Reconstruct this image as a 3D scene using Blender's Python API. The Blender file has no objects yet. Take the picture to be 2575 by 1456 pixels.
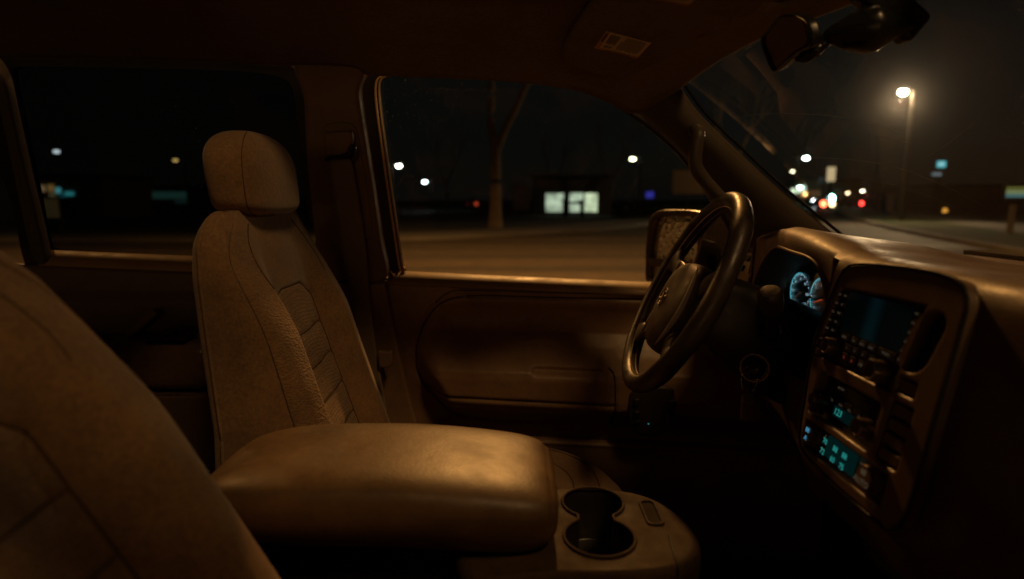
import bpy, bmesh, math, random
import numpy as np
from mathutils import Vector, Matrix
random.seed(7); rng = np.random.default_rng(7)
R = math.radians
SC = bpy.context.scene
COL = SC.collection

# ------------------------------------------------------------------ camera
# metres; +X = front of the car, +Y = towards the driver's door, road at z = 0
F, CX, CY = 1500.0, 1287.5, 728.0
PIT = R(8.6); CP, SP = math.cos(PIT), math.sin(PIT)
EYE = Vector((0, 0, 1.45))
cam_d = bpy.data.cameras.new('camera'); cam = bpy.data.objects.new('camera', cam_d); COL.objects.link(cam)
cam.location = EYE; cam.rotation_euler = (math.pi/2 - PIT, 0, 0)
cam_d.sensor_width = 36; cam_d.lens = 36*F/2575; cam_d.clip_start = 0.02; cam_d.clip_end = 2000
cam_d.dof.use_dof = True; cam_d.dof.focus_distance = 1.08; cam_d.dof.aperture_fstop = 2.2
SC.camera = cam

def ray(u, v):
    x, y = (u-CX)/F, (CY-v)/F
    return Vector((x, CP + y*SP, -SP + y*CP))
def atY(u, v, Y): d = ray(u, v); return EYE + d*(Y/d.y)
def atX(u, v, X): d = ray(u, v); return EYE + d*(X/d.x)
def atZ(u, v, Z): d = ray(u, v); return EYE + d*((Z-EYE.z)/d.z)
def onp(u, v, p, n):
    d = ray(u, v); n = Vector(n); return EYE + d*((Vector(p)-EYE).dot(n)/d.dot(n))
# the side of the cabin leans inwards above the waist line
SIDE_N = Vector((0, 1, 0.25)).normalized(); SIDE_P = Vector((0, 1.5, 1.25))
def side(u, v, off=0.0): return onp(u, v, SIDE_P - SIDE_N*off, SIDE_N)

# ------------------------------------------------------------------ helpers
def spl(pts, n=60, closed=False):
    """Catmull-Rom through points (any dimension), n samples, even in arc length"""
    P = np.array([tuple(p) for p in pts], float); N = len(P)
    out = []
    segs = N if closed else N-1
    for i in range(segs):
        if closed: p0, p1, p2, p3 = P[(i-1) % N], P[i], P[(i+1) % N], P[(i+2) % N]
        else: p0, p1, p2, p3 = P[max(i-1, 0)], P[i], P[i+1], P[min(i+2, N-1)]
        for t in np.linspace(0, 1, 14, endpoint=False):
            out.append(.5*((2*p1)+(-p0+p2)*t+(2*p0-5*p1+4*p2-p3)*t*t+(-p0+3*p1-3*p2+p3)*t**3))
    out.append(P[0] if closed else P[-1])
    out = np.array(out); d = np.r_[0, np.cumsum(np.linalg.norm(np.diff(out, axis=0), axis=1))]
    s = np.linspace(0, d[-1], n, endpoint=not closed)
    return np.array([np.interp(s, d, out[:, k]) for k in range(out.shape[1])]).T

def root_loc(p):
    while p.parent: p = p.parent
    return p.location
def obj(name, verts, faces, mat, parent=None, smooth=True, base=None):
    """one mesh object; verts in world metres"""
    me = bpy.data.meshes.new(name)
    v = np.array([tuple(p) for p in verts], float)
    off = np.array(root_loc(parent)) if parent else (np.array(base) if base is not None else np.zeros(3))
    me.from_pydata((v-off).tolist(), [], [tuple(int(i) for i in f) for f in faces])
    for m in (mat if isinstance(mat, list) else [mat]): me.materials.append(m)
    if smooth: me.polygons.foreach_set('use_smooth', [True]*len(me.polygons))
    me.update()
    o = bpy.data.objects.new(name, me); COL.objects.link(o)
    if parent: o.parent = parent
    elif base is not None: o.location = base
    return o
def thing(name, label, cat, loc=(0, 0, 0), group=None):
    o = bpy.data.objects.new(name, None); COL.objects.link(o); o.location = loc; o.empty_display_size = .05
    return tag(o, label, cat, group)
def tag(o, label, cat, group=None):
    o['label'] = label; o['category'] = cat; o['kind'] = 'thing'
    if group: o['group'] = group
    return o
def struct(o, kind='structure'): o['kind'] = kind; return o
def fix(o, outward=True):
    bm = bmesh.new(); bm.from_mesh(o.data); bmesh.ops.recalc_face_normals(bm, faces=bm.faces); bm.to_mesh(o.data); bm.free(); return o
def bev(o, w=.004, seg=3, ang=35):
    m = o.modifiers.new('bevel', 'BEVEL'); m.width = w; m.segments = seg; m.limit_method = 'ANGLE'; m.angle_limit = R(ang)
    o.data.polygons.foreach_set('use_smooth', [True]*len(o.data.polygons))
    m = o.modifiers.new('wn', 'WEIGHTED_NORMAL'); m.keep_sharp = True
    return o
def solid(o, t, off=-1):
    m = o.modifiers.new('solid', 'SOLIDIFY'); m.thickness = t; m.offset = off; return o
def gridf(nr, nc, wrap=False):
    f = []
    for i in range(nr-1):
        for j in range(nc if wrap else nc-1):
            k = (j+1) % nc
            f.append((i*nc+j, i*nc+k, (i+1)*nc+k, (i+1)*nc+j))
    return f
def sheet(name, rows, mat, parent=None, thick=0, wrap=False, caps=False, **k):
    nr, nc = len(rows), len(rows[0]); v = [p for r in rows for p in r]; f = gridf(nr, nc, wrap)
    if caps: f += [tuple(range(nc))[::-1], tuple((nr-1)*nc+j for j in range(nc))]
    o = obj(name, v, f, mat, parent, **k)
    if caps: fix(o)
    if thick: solid(o, thick, 0)
    return o
def tube_vf(path, rad, seg=10, closed=False, flat=1.0, upv=(0, 0, 1)):
    P = [Vector(p) for p in path]; n = len(P); v = []; prev = None
    for i, p in enumerate(P):
        a = P[(i-1) % n] if (closed or i) else p; b = P[(i+1) % n] if (closed or i < n-1) else p
        t = (b-a).normalized()
        s = t.cross(Vector(upv))
        if s.length < 1e-4: s = t.cross(Vector((1, 0, 0)))
        s.normalize(); w = s.cross(t).normalized()
        r = rad(i/(n-1)) if callable(rad) else rad
        for j in range(seg):
            an = 2*math.pi*j/seg
            v.append(p + s*(math.cos(an)*r) + w*(math.sin(an)*r*flat))
    f = []
    for i in range(n if closed else n-1):
        for j in range(seg):
            k = (j+1) % seg; i2 = (i+1) % n
            f.append((i*seg+j, i*seg+k, i2*seg+k, i2*seg+j))
    if not closed: f += [tuple(range(seg))[::-1], tuple((n-1)*seg+j for j in range(seg))]
    return v, f
def tube(name, path, rad, mat, parent=None, **k):
    v, f = tube_vf(path, rad, **k); return fix(obj(name, v, f, mat, parent))
class MB:
    """collects simple solids into one mesh"""
    def __init__(s): s.v = []; s.f = []; s.m = []; s.mi = 0
    def add(s, v, f):
        n = len(s.v); s.v += [Vector(p) for p in v]; s.f += [tuple(i+n for i in q) for q in f]; s.m += [s.mi]*len(f); return s
    def box(s, c, size, M=None):
        c = Vector(c); x, y, z = (q/2 for q in size); M = M or Matrix.Identity(3)
        p = [c + M @ Vector((a*x, b*y, d*z)) for d in (-1, 1) for b in (-1, 1) for a in (-1, 1)]
        return s.add(p, [(0, 2, 3, 1), (4, 5, 7, 6), (0, 1, 5, 4), (2, 6, 7, 3), (0, 4, 6, 2), (1, 3, 7, 5)])
    def tube(s, path, rad, **k): return s.add(*tube_vf(path, rad, **k))
    def lathe(s, c, ax, prof, seg=24):
        """prof: (radius, along)"""
        ax = Vector(ax).normalized(); a = ax.orthogonal().normalized(); b = ax.cross(a); c = Vector(c); v = []
        for r, h in prof:
            for j in range(seg):
                an = 2*math.pi*j/seg; v.append(c + ax*h + (a*math.cos(an)+b*math.sin(an))*max(r, 1e-5))
        f = gridf(len(prof), seg, True) + [tuple(range(seg))[::-1], tuple((len(prof)-1)*seg+j for j in range(seg))]
        return s.add(v, f)
    def build(s, name, mat, parent=None, b=0, smooth=False, **k):
        o = obj(name, s.v, s.f, mat, parent, smooth=smooth, **k); fix(o)
        if isinstance(mat, list): o.data.polygons.foreach_set('material_index', s.m)
        if b: bev(o, b)
        elif smooth:
            m = o.modifiers.new('es', 'EDGE_SPLIT'); m.split_angle = R(40)
        return o
def plate(name, outer, holes, th, bevel, frame, mat, parent=None, base=None, res=3):
    """flat plate with holes and rounded edges; outlines are 2-D in the frame (origin, e1, e2, e3); front face at e3 = 0"""
    cu = bpy.data.curves.new('c', 'CURVE'); cu.dimensions = '2D'; cu.fill_mode = 'BOTH'
    cu.extrude = max(th/2-bevel, 1e-4); cu.bevel_depth = bevel; cu.bevel_resolution = res; cu.offset = -bevel
    for loop in [outer]+list(holes):
        sp = cu.splines.new('POLY'); sp.points.add(len(loop)-1); sp.use_cyclic_u = True
        for i, q in enumerate(loop): sp.points[i].co = (q[0], q[1], 0, 1)
    t = bpy.data.objects.new('t', cu); COL.objects.link(t)
    dg = bpy.context.evaluated_depsgraph_get(); dg.update()
    me = bpy.data.meshes.new_from_object(t.evaluated_get(dg)); bpy.data.objects.remove(t); bpy.data.curves.remove(cu)
    o, e1, e2, e3 = (Vector(q) for q in frame)
    v = [o + e1*q.co.x + e2*q.co.y + e3*(q.co.z - th/2) for q in me.vertices]
    f = [tuple(p.vertices) for p in me.polygons]; bpy.data.meshes.remove(me)
    ob = obj(name, v, f, mat, parent, base=base)
    bm = bmesh.new(); bm.from_mesh(ob.data); bmesh.ops.remove_doubles(bm, verts=bm.verts, dist=1e-5); bmesh.ops.recalc_face_normals(bm, faces=bm.faces); bm.to_mesh(ob.data); bm.free()
    for pg in ob.data.polygons: pg.use_smooth = abs(pg.normal.dot(e3)) < .9995
    m = ob.modifiers.new('es', 'EDGE_SPLIT'); m.split_angle = R(32)
    return ob
def text_vf(body, size, frame, align='CENTER', shear=0, th=0.0004):
    cu = bpy.data.curves.new('t', 'FONT'); cu.body = body; cu.size = size; cu.align_x = align; cu.align_y = 'CENTER'; cu.shear = shear; cu.resolution_u = 2
    t = bpy.data.objects.new('t', cu); COL.objects.link(t)
    dg = bpy.context.evaluated_depsgraph_get(); dg.update()
    me = bpy.data.meshes.new_from_object(t.evaluated_get(dg)); bpy.data.objects.remove(t); bpy.data.curves.remove(cu)
    o, e1, e2, e3 = (Vector(q) for q in frame)
    v = [o + e1*q.co.x + e2*q.co.y + e3*th for q in me.vertices]; f = [tuple(p.vertices) for p in me.polygons]; bpy.data.meshes.remove(me)
    return v, f
def rrect(x0, x1, y0, y1, r, n=6):
    out = []
    for cx, cy, a in ((x1-r, y1-r, 0), (x0+r, y1-r, 90), (x0+r, y0+r, 180), (x1-r, y0+r, 270)):
        for k in range(n+1):
            an = R(a+90*k/n); out.append((cx+r*math.cos(an), cy+r*math.sin(an)))
    return out
def ss(a, b, x): t = np.clip((x-a)/(b-a), 0, 1); return t*t*(3-2*t)
def gau(x, w): return np.exp(-(x/w)**2)

# ------------------------------------------------------------------ materials
def nt(name):
    m = bpy.data.materials.new(name); m.use_nodes = True; n = m.node_tree; n.nodes.clear()
    return m, n, n.nodes.new('ShaderNodeOutputMaterial')
def N(n, t, **k):
    a = n.nodes.new(t)
    for q, w in k.items():
        if q in a.inputs: a.inputs[q].default_value = w
        else: setattr(a, q, w)
    return a
def surf(name, col, rough=.6, var=.15, vscale=18, grain=None, bump=0.0, bdist=.001, sheen=0, metal=0, spec=.5, stretch=None, rvar=.1, kind='voronoi', coat=0, mott=None, und=None):
    m, n, out = nt(name); L = n.links.new
    b = N(n, 'ShaderNodeBsdfPrincipled', Metallic=metal); b.inputs['Specular IOR Level'].default_value = spec
    if sheen: b.inputs['Sheen Weight'].default_value = sheen; b.inputs['Sheen Roughness'].default_value = .5
    if coat: b.inputs['Coat Weight'].default_value = coat
    L(b.outputs[0], out.inputs[0])
    tc = N(n, 'ShaderNodeTexCoord'); co = tc.outputs['Object']
    if stretch:
        mp = N(n, 'ShaderNodeMapping'); mp.inputs['Scale'].default_value = stretch; L(co, mp.inputs[0]); co2 = mp.outputs[0]
    else: co2 = co
    no = N(n, 'ShaderNodeTexNoise', Scale=vscale, Detail=5, Roughness=.65); L(co, no.inputs['Vector'])
    mr = N(n, 'ShaderNodeMapRange'); mr.inputs[1].default_value = .3; mr.inputs[2].default_value = .7
    mr.inputs[3].default_value = 1-var; mr.inputs[4].default_value = 1+var; L(no.outputs[0], mr.inputs[0])
    mx = N(n, 'ShaderNodeMix', data_type='RGBA', blend_type='MULTIPLY'); mx.inputs[0].default_value = 1; mx.inputs[6].default_value = (*col, 1)
    if mott:
        n3 = N(n, 'ShaderNodeTexNoise', Scale=mott[0], Detail=3, Roughness=.8); L(co, n3.inputs['Vector'])
        m3 = N(n, 'ShaderNodeMapRange'); m3.inputs[1].default_value = .35; m3.inputs[2].default_value = .65; m3.inputs[3].default_value = 1-mott[1]; m3.inputs[4].default_value = 1+mott[1]; L(n3.outputs[0], m3.inputs[0])
        mm = N(n, 'ShaderNodeMath', operation='MULTIPLY'); L(mr.outputs[0], mm.inputs[0]); L(m3.outputs[0], mm.inputs[1]); mr = mm
    L(mr.outputs[0], mx.inputs[7]); L(mx.outputs[2], b.inputs['Base Color'])
    n2 = N(n, 'ShaderNodeTexNoise', Scale=vscale*2.3, Detail=4); L(co, n2.inputs['Vector'])
    m2 = N(n, 'ShaderNodeMapRange'); m2.inputs[1].default_value = .3; m2.inputs[2].default_value = .7
    m2.inputs[3].default_value = max(rough-rvar, .02); m2.inputs[4].default_value = min(rough+rvar, 1); L(n2.outputs[0], m2.inputs[0]); L(m2.outputs[0], b.inputs['Roughness'])
    if grain:
        if kind == 'voronoi': t = N(n, 'ShaderNodeTexVoronoi', Scale=grain, feature='SMOOTH_F1'); o_ = t.outputs[0]
        elif kind == 'wave': t = N(n, 'ShaderNodeTexWave', Scale=grain, Distortion=6.0, Detail=3); t.inputs['Detail Scale'].default_value = 2.5; o_ = t.outputs[1]
        else: t = N(n, 'ShaderNodeTexNoise', Scale=grain, Detail=3, Roughness=.7); o_ = t.outputs[0]
        L(co2, t.inputs['Vector'])
        bp = N(n, 'ShaderNodeBump', Strength=bump, Distance=bdist); L(o_, bp.inputs['Height']); L(bp.outputs[0], b.inputs['Normal'])
        if und:
            nu_ = N(n, 'ShaderNodeTexNoise', Scale=und[0], Detail=3, Roughness=.6); L(co, nu_.inputs['Vector']); bu = N(n, 'ShaderNodeBump', Strength=und[1], Distance=und[2]); L(nu_.outputs[0], bu.inputs['Height']); L(bu.outputs[0], bp.inputs['Normal'])
    return m
def glow(name, col, strength, sample=False):
    m, n, out = nt(name); e = N(n, 'ShaderNodeEmission', Strength=strength, Color=(*col, 1)); n.links.new(e.outputs[0], out.inputs[0])
    m.cycles.emission_sampling = 'FRONT_BACK' if sample else 'NONE'
    return m
def glow_var(name, col, strength, scale):
    m, n, out = nt(name); e = N(n, 'ShaderNodeEmission', Color=(*col, 1)); tc = N(n, 'ShaderNodeTexCoord'); no = N(n, 'ShaderNodeTexNoise', Scale=scale, Detail=2); n.links.new(tc.outputs['Object'], no.inputs['Vector'])
    r = N(n, 'ShaderNodeMapRange'); r.inputs[1].default_value = .35; r.inputs[2].default_value = .65; r.inputs[3].default_value = strength*.45; r.inputs[4].default_value = strength*1.15; n.links.new(no.outputs[0], r.inputs[0]); n.links.new(r.outputs[0], e.inputs['Strength']); n.links.new(e.outputs[0], out.inputs[0]); m.cycles.emission_sampling = 'NONE'
    return m
def glass(name, tint=(1, 1, 1), refl=1.0, dirt=0.0, dscale=60, vol=0, rough=0.02):
    m, n, out = nt(name); L = n.links.new
    t = N(n, 'ShaderNodeBsdfTransparent', Color=(*tint, 1)); g = N(n, 'ShaderNodeBsdfGlossy', Roughness=rough)
    fr = N(n, 'ShaderNodeFresnel', IOR=1.45); mu = N(n, 'ShaderNodeMath', operation='MULTIPLY'); mu.inputs[1].default_value = refl
    L(fr.outputs[0], mu.inputs[0])
    mx = N(n, 'ShaderNodeMixShader'); L(mu.outputs[0], mx.inputs[0]); L(t.outputs[0], mx.inputs[1]); L(g.outputs[0], mx.inputs[2])
    last = mx.outputs[0]
    if dirt:
        tc = N(n, 'ShaderNodeTexCoord')
        mp = N(n, 'ShaderNodeMapping'); L(tc.outputs['Object'], mp.inputs[0])
        vo = N(n, 'ShaderNodeTexVoronoi', Scale=dscale); L(mp.outputs[0], vo.inputs['Vector'])
        r = N(n, 'ShaderNodeMapRange'); r.inputs[1].default_value = .10; r.inputs[2].default_value = .04; r.inputs[3].default_value = 0; r.inputs[4].default_value = dirt
        L(vo.outputs[0], r.inputs[0])
        no = N(n, 'ShaderNodeTexNoise', Scale=3.0, Detail=3); L(tc.outputs['Object'], no.inputs['Vector'])
        r2 = N(n, 'ShaderNodeMapRange'); r2.inputs[1].default_value = .5; r2.inputs[2].default_value = .68; L(no.outputs[0], r2.inputs[0])
        m3 = N(n, 'ShaderNodeMath', operation='MULTIPLY'); L(r.outputs[0], m3.inputs[0]); L(r2.outputs[0], m3.inputs[1])
        tr = N(n, 'ShaderNodeBsdfTranslucent', Color=(.6, .6, .6, 1))
        mx2 = N(n, 'ShaderNodeMixShader'); L(m3.outputs[0], mx2.inputs[0]); L(last, mx2.inputs[1]); L(tr.outputs[0], mx2.inputs[2]); last = mx2.outputs[0]
    L(last, out.inputs[0])
    if vol:
        v = N(n, 'ShaderNodeVolumeScatter', Density=vol*.35, Anisotropy=.955, Color=(.95, .97, 1, 1)); v2 = N(n, 'ShaderNodeVolumeScatter', Density=vol*.8, Anisotropy=.987); va = N(n, 'ShaderNodeAddShader'); L(v.outputs[0], va.inputs[0]); L(v2.outputs[0], va.inputs[1]); L(va.outputs[0], out.inputs['Volume'])
    return m

SUEDE = surf('suede', (.215, .128, .066), .95, .32, 6, und=(11, .30, .008), grain=330, bump=.35, bdist=.0010, sheen=.3, spec=.10, kind='noise', mott=(190, .22))
CRINKLE = surf('crinkled fabric', (.225, .135, .07), .8, .2, 14, mott=(170, .2), grain=170, bump=.8, bdist=.0020, sheen=.15, spec=.25, stretch=(1, 1.2, 2.2), kind='voronoi')
RIB = surf('ribbed fabric', (.30, .185, .10), .9, .2, 30, mott=(200, .2), grain=150, bump=.7, bdist=.003, sheen=.2, spec=.2, stretch=(1.0, .5, 1.5), kind='wave')
HEAD = surf('headliner cloth', (.27, .21, .16), .95, .16, 7, mott=(120, .12), grain=500, bump=.3, bdist=.0006, spec=.1, kind='noise')
TRIM = surf('brown trim', (.24, .152, .092), .55, .15, 10, grain=380, bump=.25, bdist=.0006, spec=.4)
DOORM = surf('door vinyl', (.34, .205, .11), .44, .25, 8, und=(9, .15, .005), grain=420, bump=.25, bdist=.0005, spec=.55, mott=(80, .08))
LEATH = surf('armrest leather', (.115, .068, .033), .46, .45, 7, und=(16, .14, .006), mott=(70, .12), grain=330, bump=.22, bdist=.0006, spec=.5, rvar=.08)
DASHM = surf('dash vinyl', (.098, .058, .036), .48, .25, 10, und=(10, .18, .005), grain=420, bump=.3, bdist=.0007, spec=.4, mott=(90, .10))
CONS = surf('console plastic', (.046, .029, .018), .66, .3, 12, grain=300, bump=.4, bdist=.0008, spec=.10, mott=(60, .15))
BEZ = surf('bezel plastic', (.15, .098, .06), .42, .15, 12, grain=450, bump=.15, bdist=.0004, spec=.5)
BLACK = surf('black plastic', (.018, .015, .013), .4, .2, 20, spec=.5)
BUTTON = surf('button plastic', (.028, .022, .018), .4, .2, 40, spec=.5)
RUBBER = surf('black rubber', (.012, .011, .011), .55, .2, 20, spec=.3)
WHEELM = surf('wheel leather', (.034, .022, .015), .42, .35, 25, grain=420, bump=.35, bdist=.0007, spec=.5, rvar=.1)
HUBM = surf('hub plastic', (.050, .031, .020), .5, .2, 20, grain=450, bump=.25, bdist=.0005, spec=.4)
WEB = surf('belt webbing', (.26, .19, .125), .8, .1, 10, grain=260, bump=.5, bdist=.0006, stretch=(1, 1, 6), kind='noise', spec=.3)
CHROME = surf('chrome', (.75, .70, .62), .15, .05, 30, metal=1)
STEEL = surf('dull steel', (.45, .40, .35), .3, .1, 30, metal=1)
SEAL = surf('window seal', (.55, .36, .18), .3, .1, 30, spec=.6)
CARPET = surf('carpet', (.035, .027, .02), 1, .3, 40, grain=300, bump=.6, bdist=.003, kind='noise', spec=.1)
GLOSSB = surf('gloss black', (.012, .012, .012), .30, .3, 30, spec=.5, rvar=.08)
VENTM = surf('vent plastic', (.21, .14, .085), .45, .12, 20, grain=450, bump=.15, bdist=.0004, spec=.4)
GLASS = glass('side glass', (.90, .91, .90), .35, .25, 90)
GLASSD = glass('tinted rear glass', (.50, .51, .52), .35, .15, 80)
SHIELD = glass('windshield glass', (.95, .96, .95), .11, .5, 110, vol=1.4)
CLEAR = glass('cover glass', (.9, .95, .96), .6)

# ------------------------------------------------------------------ car shell
APM = surf('pillar plastic', (.085, .065, .048), .6, .15, 10, grain=380, bump=.25, bdist=.0006, spec=.35)
shell = thing('car_cabin', 'dark brown cabin shell of a parked car with headliner, pillars and windshield', 'car cabin', (-.3, .72, .5))
EDGE = [(-900, 120), (-300, 122), (0, 130), (300, 133), (560, 142), (680, 150), (760, 152), (860, 155), (912, 164), (930, 176), (1050, 181), (1200, 187), (1330, 197), (1450, 215), (1530, 244), (1590, 274), (1650, 250), (1700, 215)]
E3 = spl([side(u, v, .02) for u, v in EDGE], 120)
GQ = [(0, 0), (.1, .06), (.25, .16), (.37, .28), (.6, .66), (.8, .9), (1, 1)]
NQ = 26; rows = []
for k in range(2*NQ+1):
    q = 1-abs(k-NQ)/NQ; row = []
    for i, e in enumerate(E3):
        w = ss(-1.0, .364, e[0])
        cz = 1.80 - .022*w; cx = e[0] + (.256*w)*np.interp(q, [a for a, _ in GQ], [b for _, b in GQ])
        y = e[1] + (.72-e[1])*q; z = e[2] + (cz-e[2])*(1-(1-q)**1.7)
        row.append((cx, y if k <= NQ else 1.44-y, z))
    rows.append(row)
nc = 120; vs = [p for r in rows for p in r]
hole = lambda p: -.46 < p[0] < (.42 if p[1] > .9 else .555) and .16 < p[1] < .96  # unseen roof opening, added to let lamp light down onto the seats
fs = [f for f in gridf(len(rows), nc) if not hole(np.mean([vs[i] for i in f], axis=0))]
hl = obj('headliner', vs, fs, HEAD, shell); solid(hl, .012, 1)
def ceil_z(x, y):
    e = E3[int(np.argmin(abs(E3[:, 0]-x)))]; w = ss(-1.0, .364, x); k = 1-abs(y-.72)/(e[1]-.72)
    return e[2] + (1.80-.022*w-e[2])*(1-(1-k)**1.7)
sun = [(x, y, ceil_z(x, y)-.004) for x, y in spl([(-.46, .20), (-.46, .56), (-.46, .93), (-.42, .965), (0, .965), (.38, .965), (.44, .90), (.55, .86), (.565, .72), (.55, .2), (.52, .16), (0, .16), (-.42, .16)], 160, True)]
tube('light_opening_trim', sun, .026, HEAD, shell, seg=10, closed=True, flat=.4)
MB().box((.05, .595, 1.845), (1.10, .94, .005)).build('light_opening_pane', glass('added roof glass', (.92, .92, .92), .3), shell)  # unseen pane over the added light opening
# B pillar
P0 = side(1287, 500, .0); E1 = Vector((1, 0, 0)); E2 = Vector((0, -.25, 1)).normalized(); E3n = -SIDE_N
FR = lambda off: (SIDE_P - SIDE_N*off, E1, E2, E3n)
def to2(u, v, off=0.0):
    p = side(u, v, off) - (SIDE_P - SIDE_N*off); return (p.dot(E1), p.dot(E2))
def pl2(pts, off=0.0, n=80): return [tuple(q) for q in spl([to2(u, v, off) for u, v in pts], n, True)]
plate('b_pillar_trim', pl2([(735, 140), (760, 250), (764, 320), (772, 430), (790, 600), (798, 706), (880, 709), (968, 706), (955, 600), (930, 430), (905, 270), (902, 225), (914, 190), (905, 158), (820, 146)], .03, 120), [], .05, .012, FR(.03), TRIM, shell)
plate('pillar_adjuster_panel', pl2([(812, 340), (826, 312), (870, 309), (890, 318), (901, 345), (918, 450), (935, 570), (930, 596), (912, 604), (880, 606), (850, 606), (830, 500)], .038, 100), [], .012, .004, FR(.036), TRIM, shell)
FY = lambda Y: (Vector((0, Y, 1.2)), Vector((1, 0, 0)), Vector((0, 0, 1)), Vector((0, -1, 0)))
def y2(u, v, Y): p = atY(u, v, Y); return (p.x, p.z-1.2)
plate('b_pillar_foot', [y2(u, v, 1.47) for u, v in [(790, 711), (968, 711), (984, 800), (1006, 900), (1030, 1000), (1055, 1090), (1100, 1300), (800, 1300)]], [], .05, .008, FY(1.47), DOORM, shell)
# A pillar
ca = spl([side(u, v, .0) for u, v in [(1592, 275), (1640, 318), (1700, 374), (1745, 425), (1790, 490), (1840, 562), (1900, 650)]], 40)
cb = spl([atY(u, v, Y) for u, v, Y in [(1708, 213, 1.36), (1764, 290, 1.37), (1850, 374, 1.378), (1960, 476, 1.388), (2090, 582, 1.40), (2150, 632, 1.405)]], 40)
rows = []
for i in range(40):
    a, b = Vector(ca[i]), Vector(cb[i]); row = []
    for j in range(11):
        t = j/10; row.append(a.lerp(b, t) + Vector((-.35, -1, .1)).normalized()*.035*math.sin(math.pi*t)**.7)
    rows.append(row)
solid(sheet('a_pillar_trim', rows, APM, shell), .01, 1)
HAN = surf('grab handle plastic', (.11, .085, .062), .45, .1, 20, spec=.5)
hp = spl([onp(u, v, (.45, 1.30, 1.55), (-.35, 1, .12)) for u, v in [(1762, 322), (1754, 350), (1748, 395), (1752, 425), (1775, 458), (1806, 492), (1822, 512)]], 40)
hp = [Vector(a)+Vector((0, .04*(abs(2*i/39-1)**14), 0)) for i, a in enumerate(hp)]
v, f = tube_vf(hp, lambda t: .0145, seg=14, flat=1.0); fix(obj('grab_handle', v, f, HAN, shell))
frit = [Vector(p)+Vector((.006, -.004, .006)) for p in cb]; tube('windshield_seal', frit, .0038, RUBBER, shell, seg=8)
# windshield: bottom edge behind the dash, top edge on the header
hd = [rows_ for rows_ in []]
top = []
for k in range(41):
    q = 1-abs(k-20)/20; y = 1.36+(.72-1.36)*q
    top.append((.372+.256*np.interp(q, [a for a, _ in GQ], [b for _, b in GQ]), y if k <= 20 else 1.44-y, 1.712+(1.785-1.712)*(1-(1-q)**1.7)))
bot = [(.82+.30*(1-((y-.72)/.69)**2), y, 1.318) for y in np.linspace(1.41, .03, 41)]
W1 = [[Vector(a).lerp(Vector(b), t) + Vector((.5, 0, .6))*.03*math.sin(math.pi*t) for a, b in zip(top, bot)] for t in np.linspace(0, 1, 24)]
ws = sheet('windshield', W1, SHIELD, shell); solid(ws, .006, 1)
# header strip in black along the top of the glass
tube('header_seal', [Vector(p)+Vector((.004, 0, -.004)) for p in top], .0065, RUBBER, shell, seg=8)
# wiper marks dried on the glass
WM = surf('dried wiper film', (.35, .35, .32), .9, .5, 60)
wv, wf = [], []
def wsp(u, v):
    r = ray(u, v); best = None
    for i in range(23):
        for j in range(40):
            a, b, c = W1[i][j], W1[i+1][j], W1[i][j+1]; n = (b-a).cross(c-a); d = r.dot(n)
            if abs(d) < 1e-9: continue
            t = (a-EYE).dot(n)/d; h = EYE+r*t-a; e1, e2 = b-a, c-a; d11, d12, d22 = e1.dot(e1), e1.dot(e2), e2.dot(e2); k = d11*d22-d12*d12
            x, y = (d22*h.dot(e1)-d12*h.dot(e2))/k, (d11*h.dot(e2)-d12*h.dot(e1))/k
            if -.01 <= x <= 1.01 and -.01 <= y <= 1.01: return EYE+r*(t*.997)
    return None
wm = MB()
for pts, r_ in (([(1830, 297), (1920, 287), (2020, 286), (2110, 294), (2200, 312), (2260, 330)], .00035), ([(2190, 338), (2260, 352), (2290, 360)], .00045), ([(1990, 395), (2120, 400), (2250, 420), (2380, 470), (2480, 520)], .00026), ([(2140, 440), (2300, 480), (2440, 540)], .00022), ([(2330, 395), (2400, 350), (2470, 290)], .00022)):
    c = [wsp(u, v) for u, v in spl(pts, 26)]; c = [x for x in c if x]
    if len(c) > 3: wm.tube(c, lambda t, r_=r_: r_*.6*(.35+.65*math.sin(math.pi*t)), seg=5)
wm.build('wiper_film', WM, shell, smooth=True)
# floor, firewall, rear bulkhead
fl = MB().box((-.45, .72, .47), (3.6, 1.66, .04)); fl.build('floor_pan', CARPET, shell)
MB().box((1.2, .72, .9), (.05, 1.66, .84)).build('firewall', CARPET, shell); MB().box((-2.25, .72, 1.15), (.05, 1.66, 1.32)).build('rear_bulkhead', CARPET, shell)
for yy, zz_ in ((-.03, .62), (1.57, .62)): MB().box((-.3, yy, zz_), (3.3, .08, .26)).build('door_sill', CARPET, shell, .01)
MB().box((-.1, -.10, .86), (2.6, .04, .68)).build('passenger_door_panel', DOORM, shell, .01)
# rear grab handle on the roof rail
gp = [onp(u, v, side(430, 100, .03), SIDE_N) for u, v in [(404, 62), (412, 60), (425, 66), (436, 80), (448, 100), (462, 118), (470, 122)]]
gh = tube('roof_grab_handle', [Vector(p)-SIDE_N*(.012+.02*math.sin(math.pi*i/39)) for i, p in enumerate(spl(gp, 40))], .011, TRIM, shell, seg=10)
plate('handle_recess', pl2([(392, 90), (400, 58), (425, 50), (455, 62), (474, 100), (478, 126), (450, 130), (415, 130), (396, 118)], .025), [], .02, .006, FR(.028), HEAD, shell)
# C pillar
plate('c_pillar_trim', pl2([(-30, 140), (4, 190), (30, 300), (62, 440), (108, 632), (112, 662), (92, 664), (72, 620), (34, 450), (4, 310), (-24, 200), (-50, 150)], .0), [], .03, .006, FR(.0), APM, shell)

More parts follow.
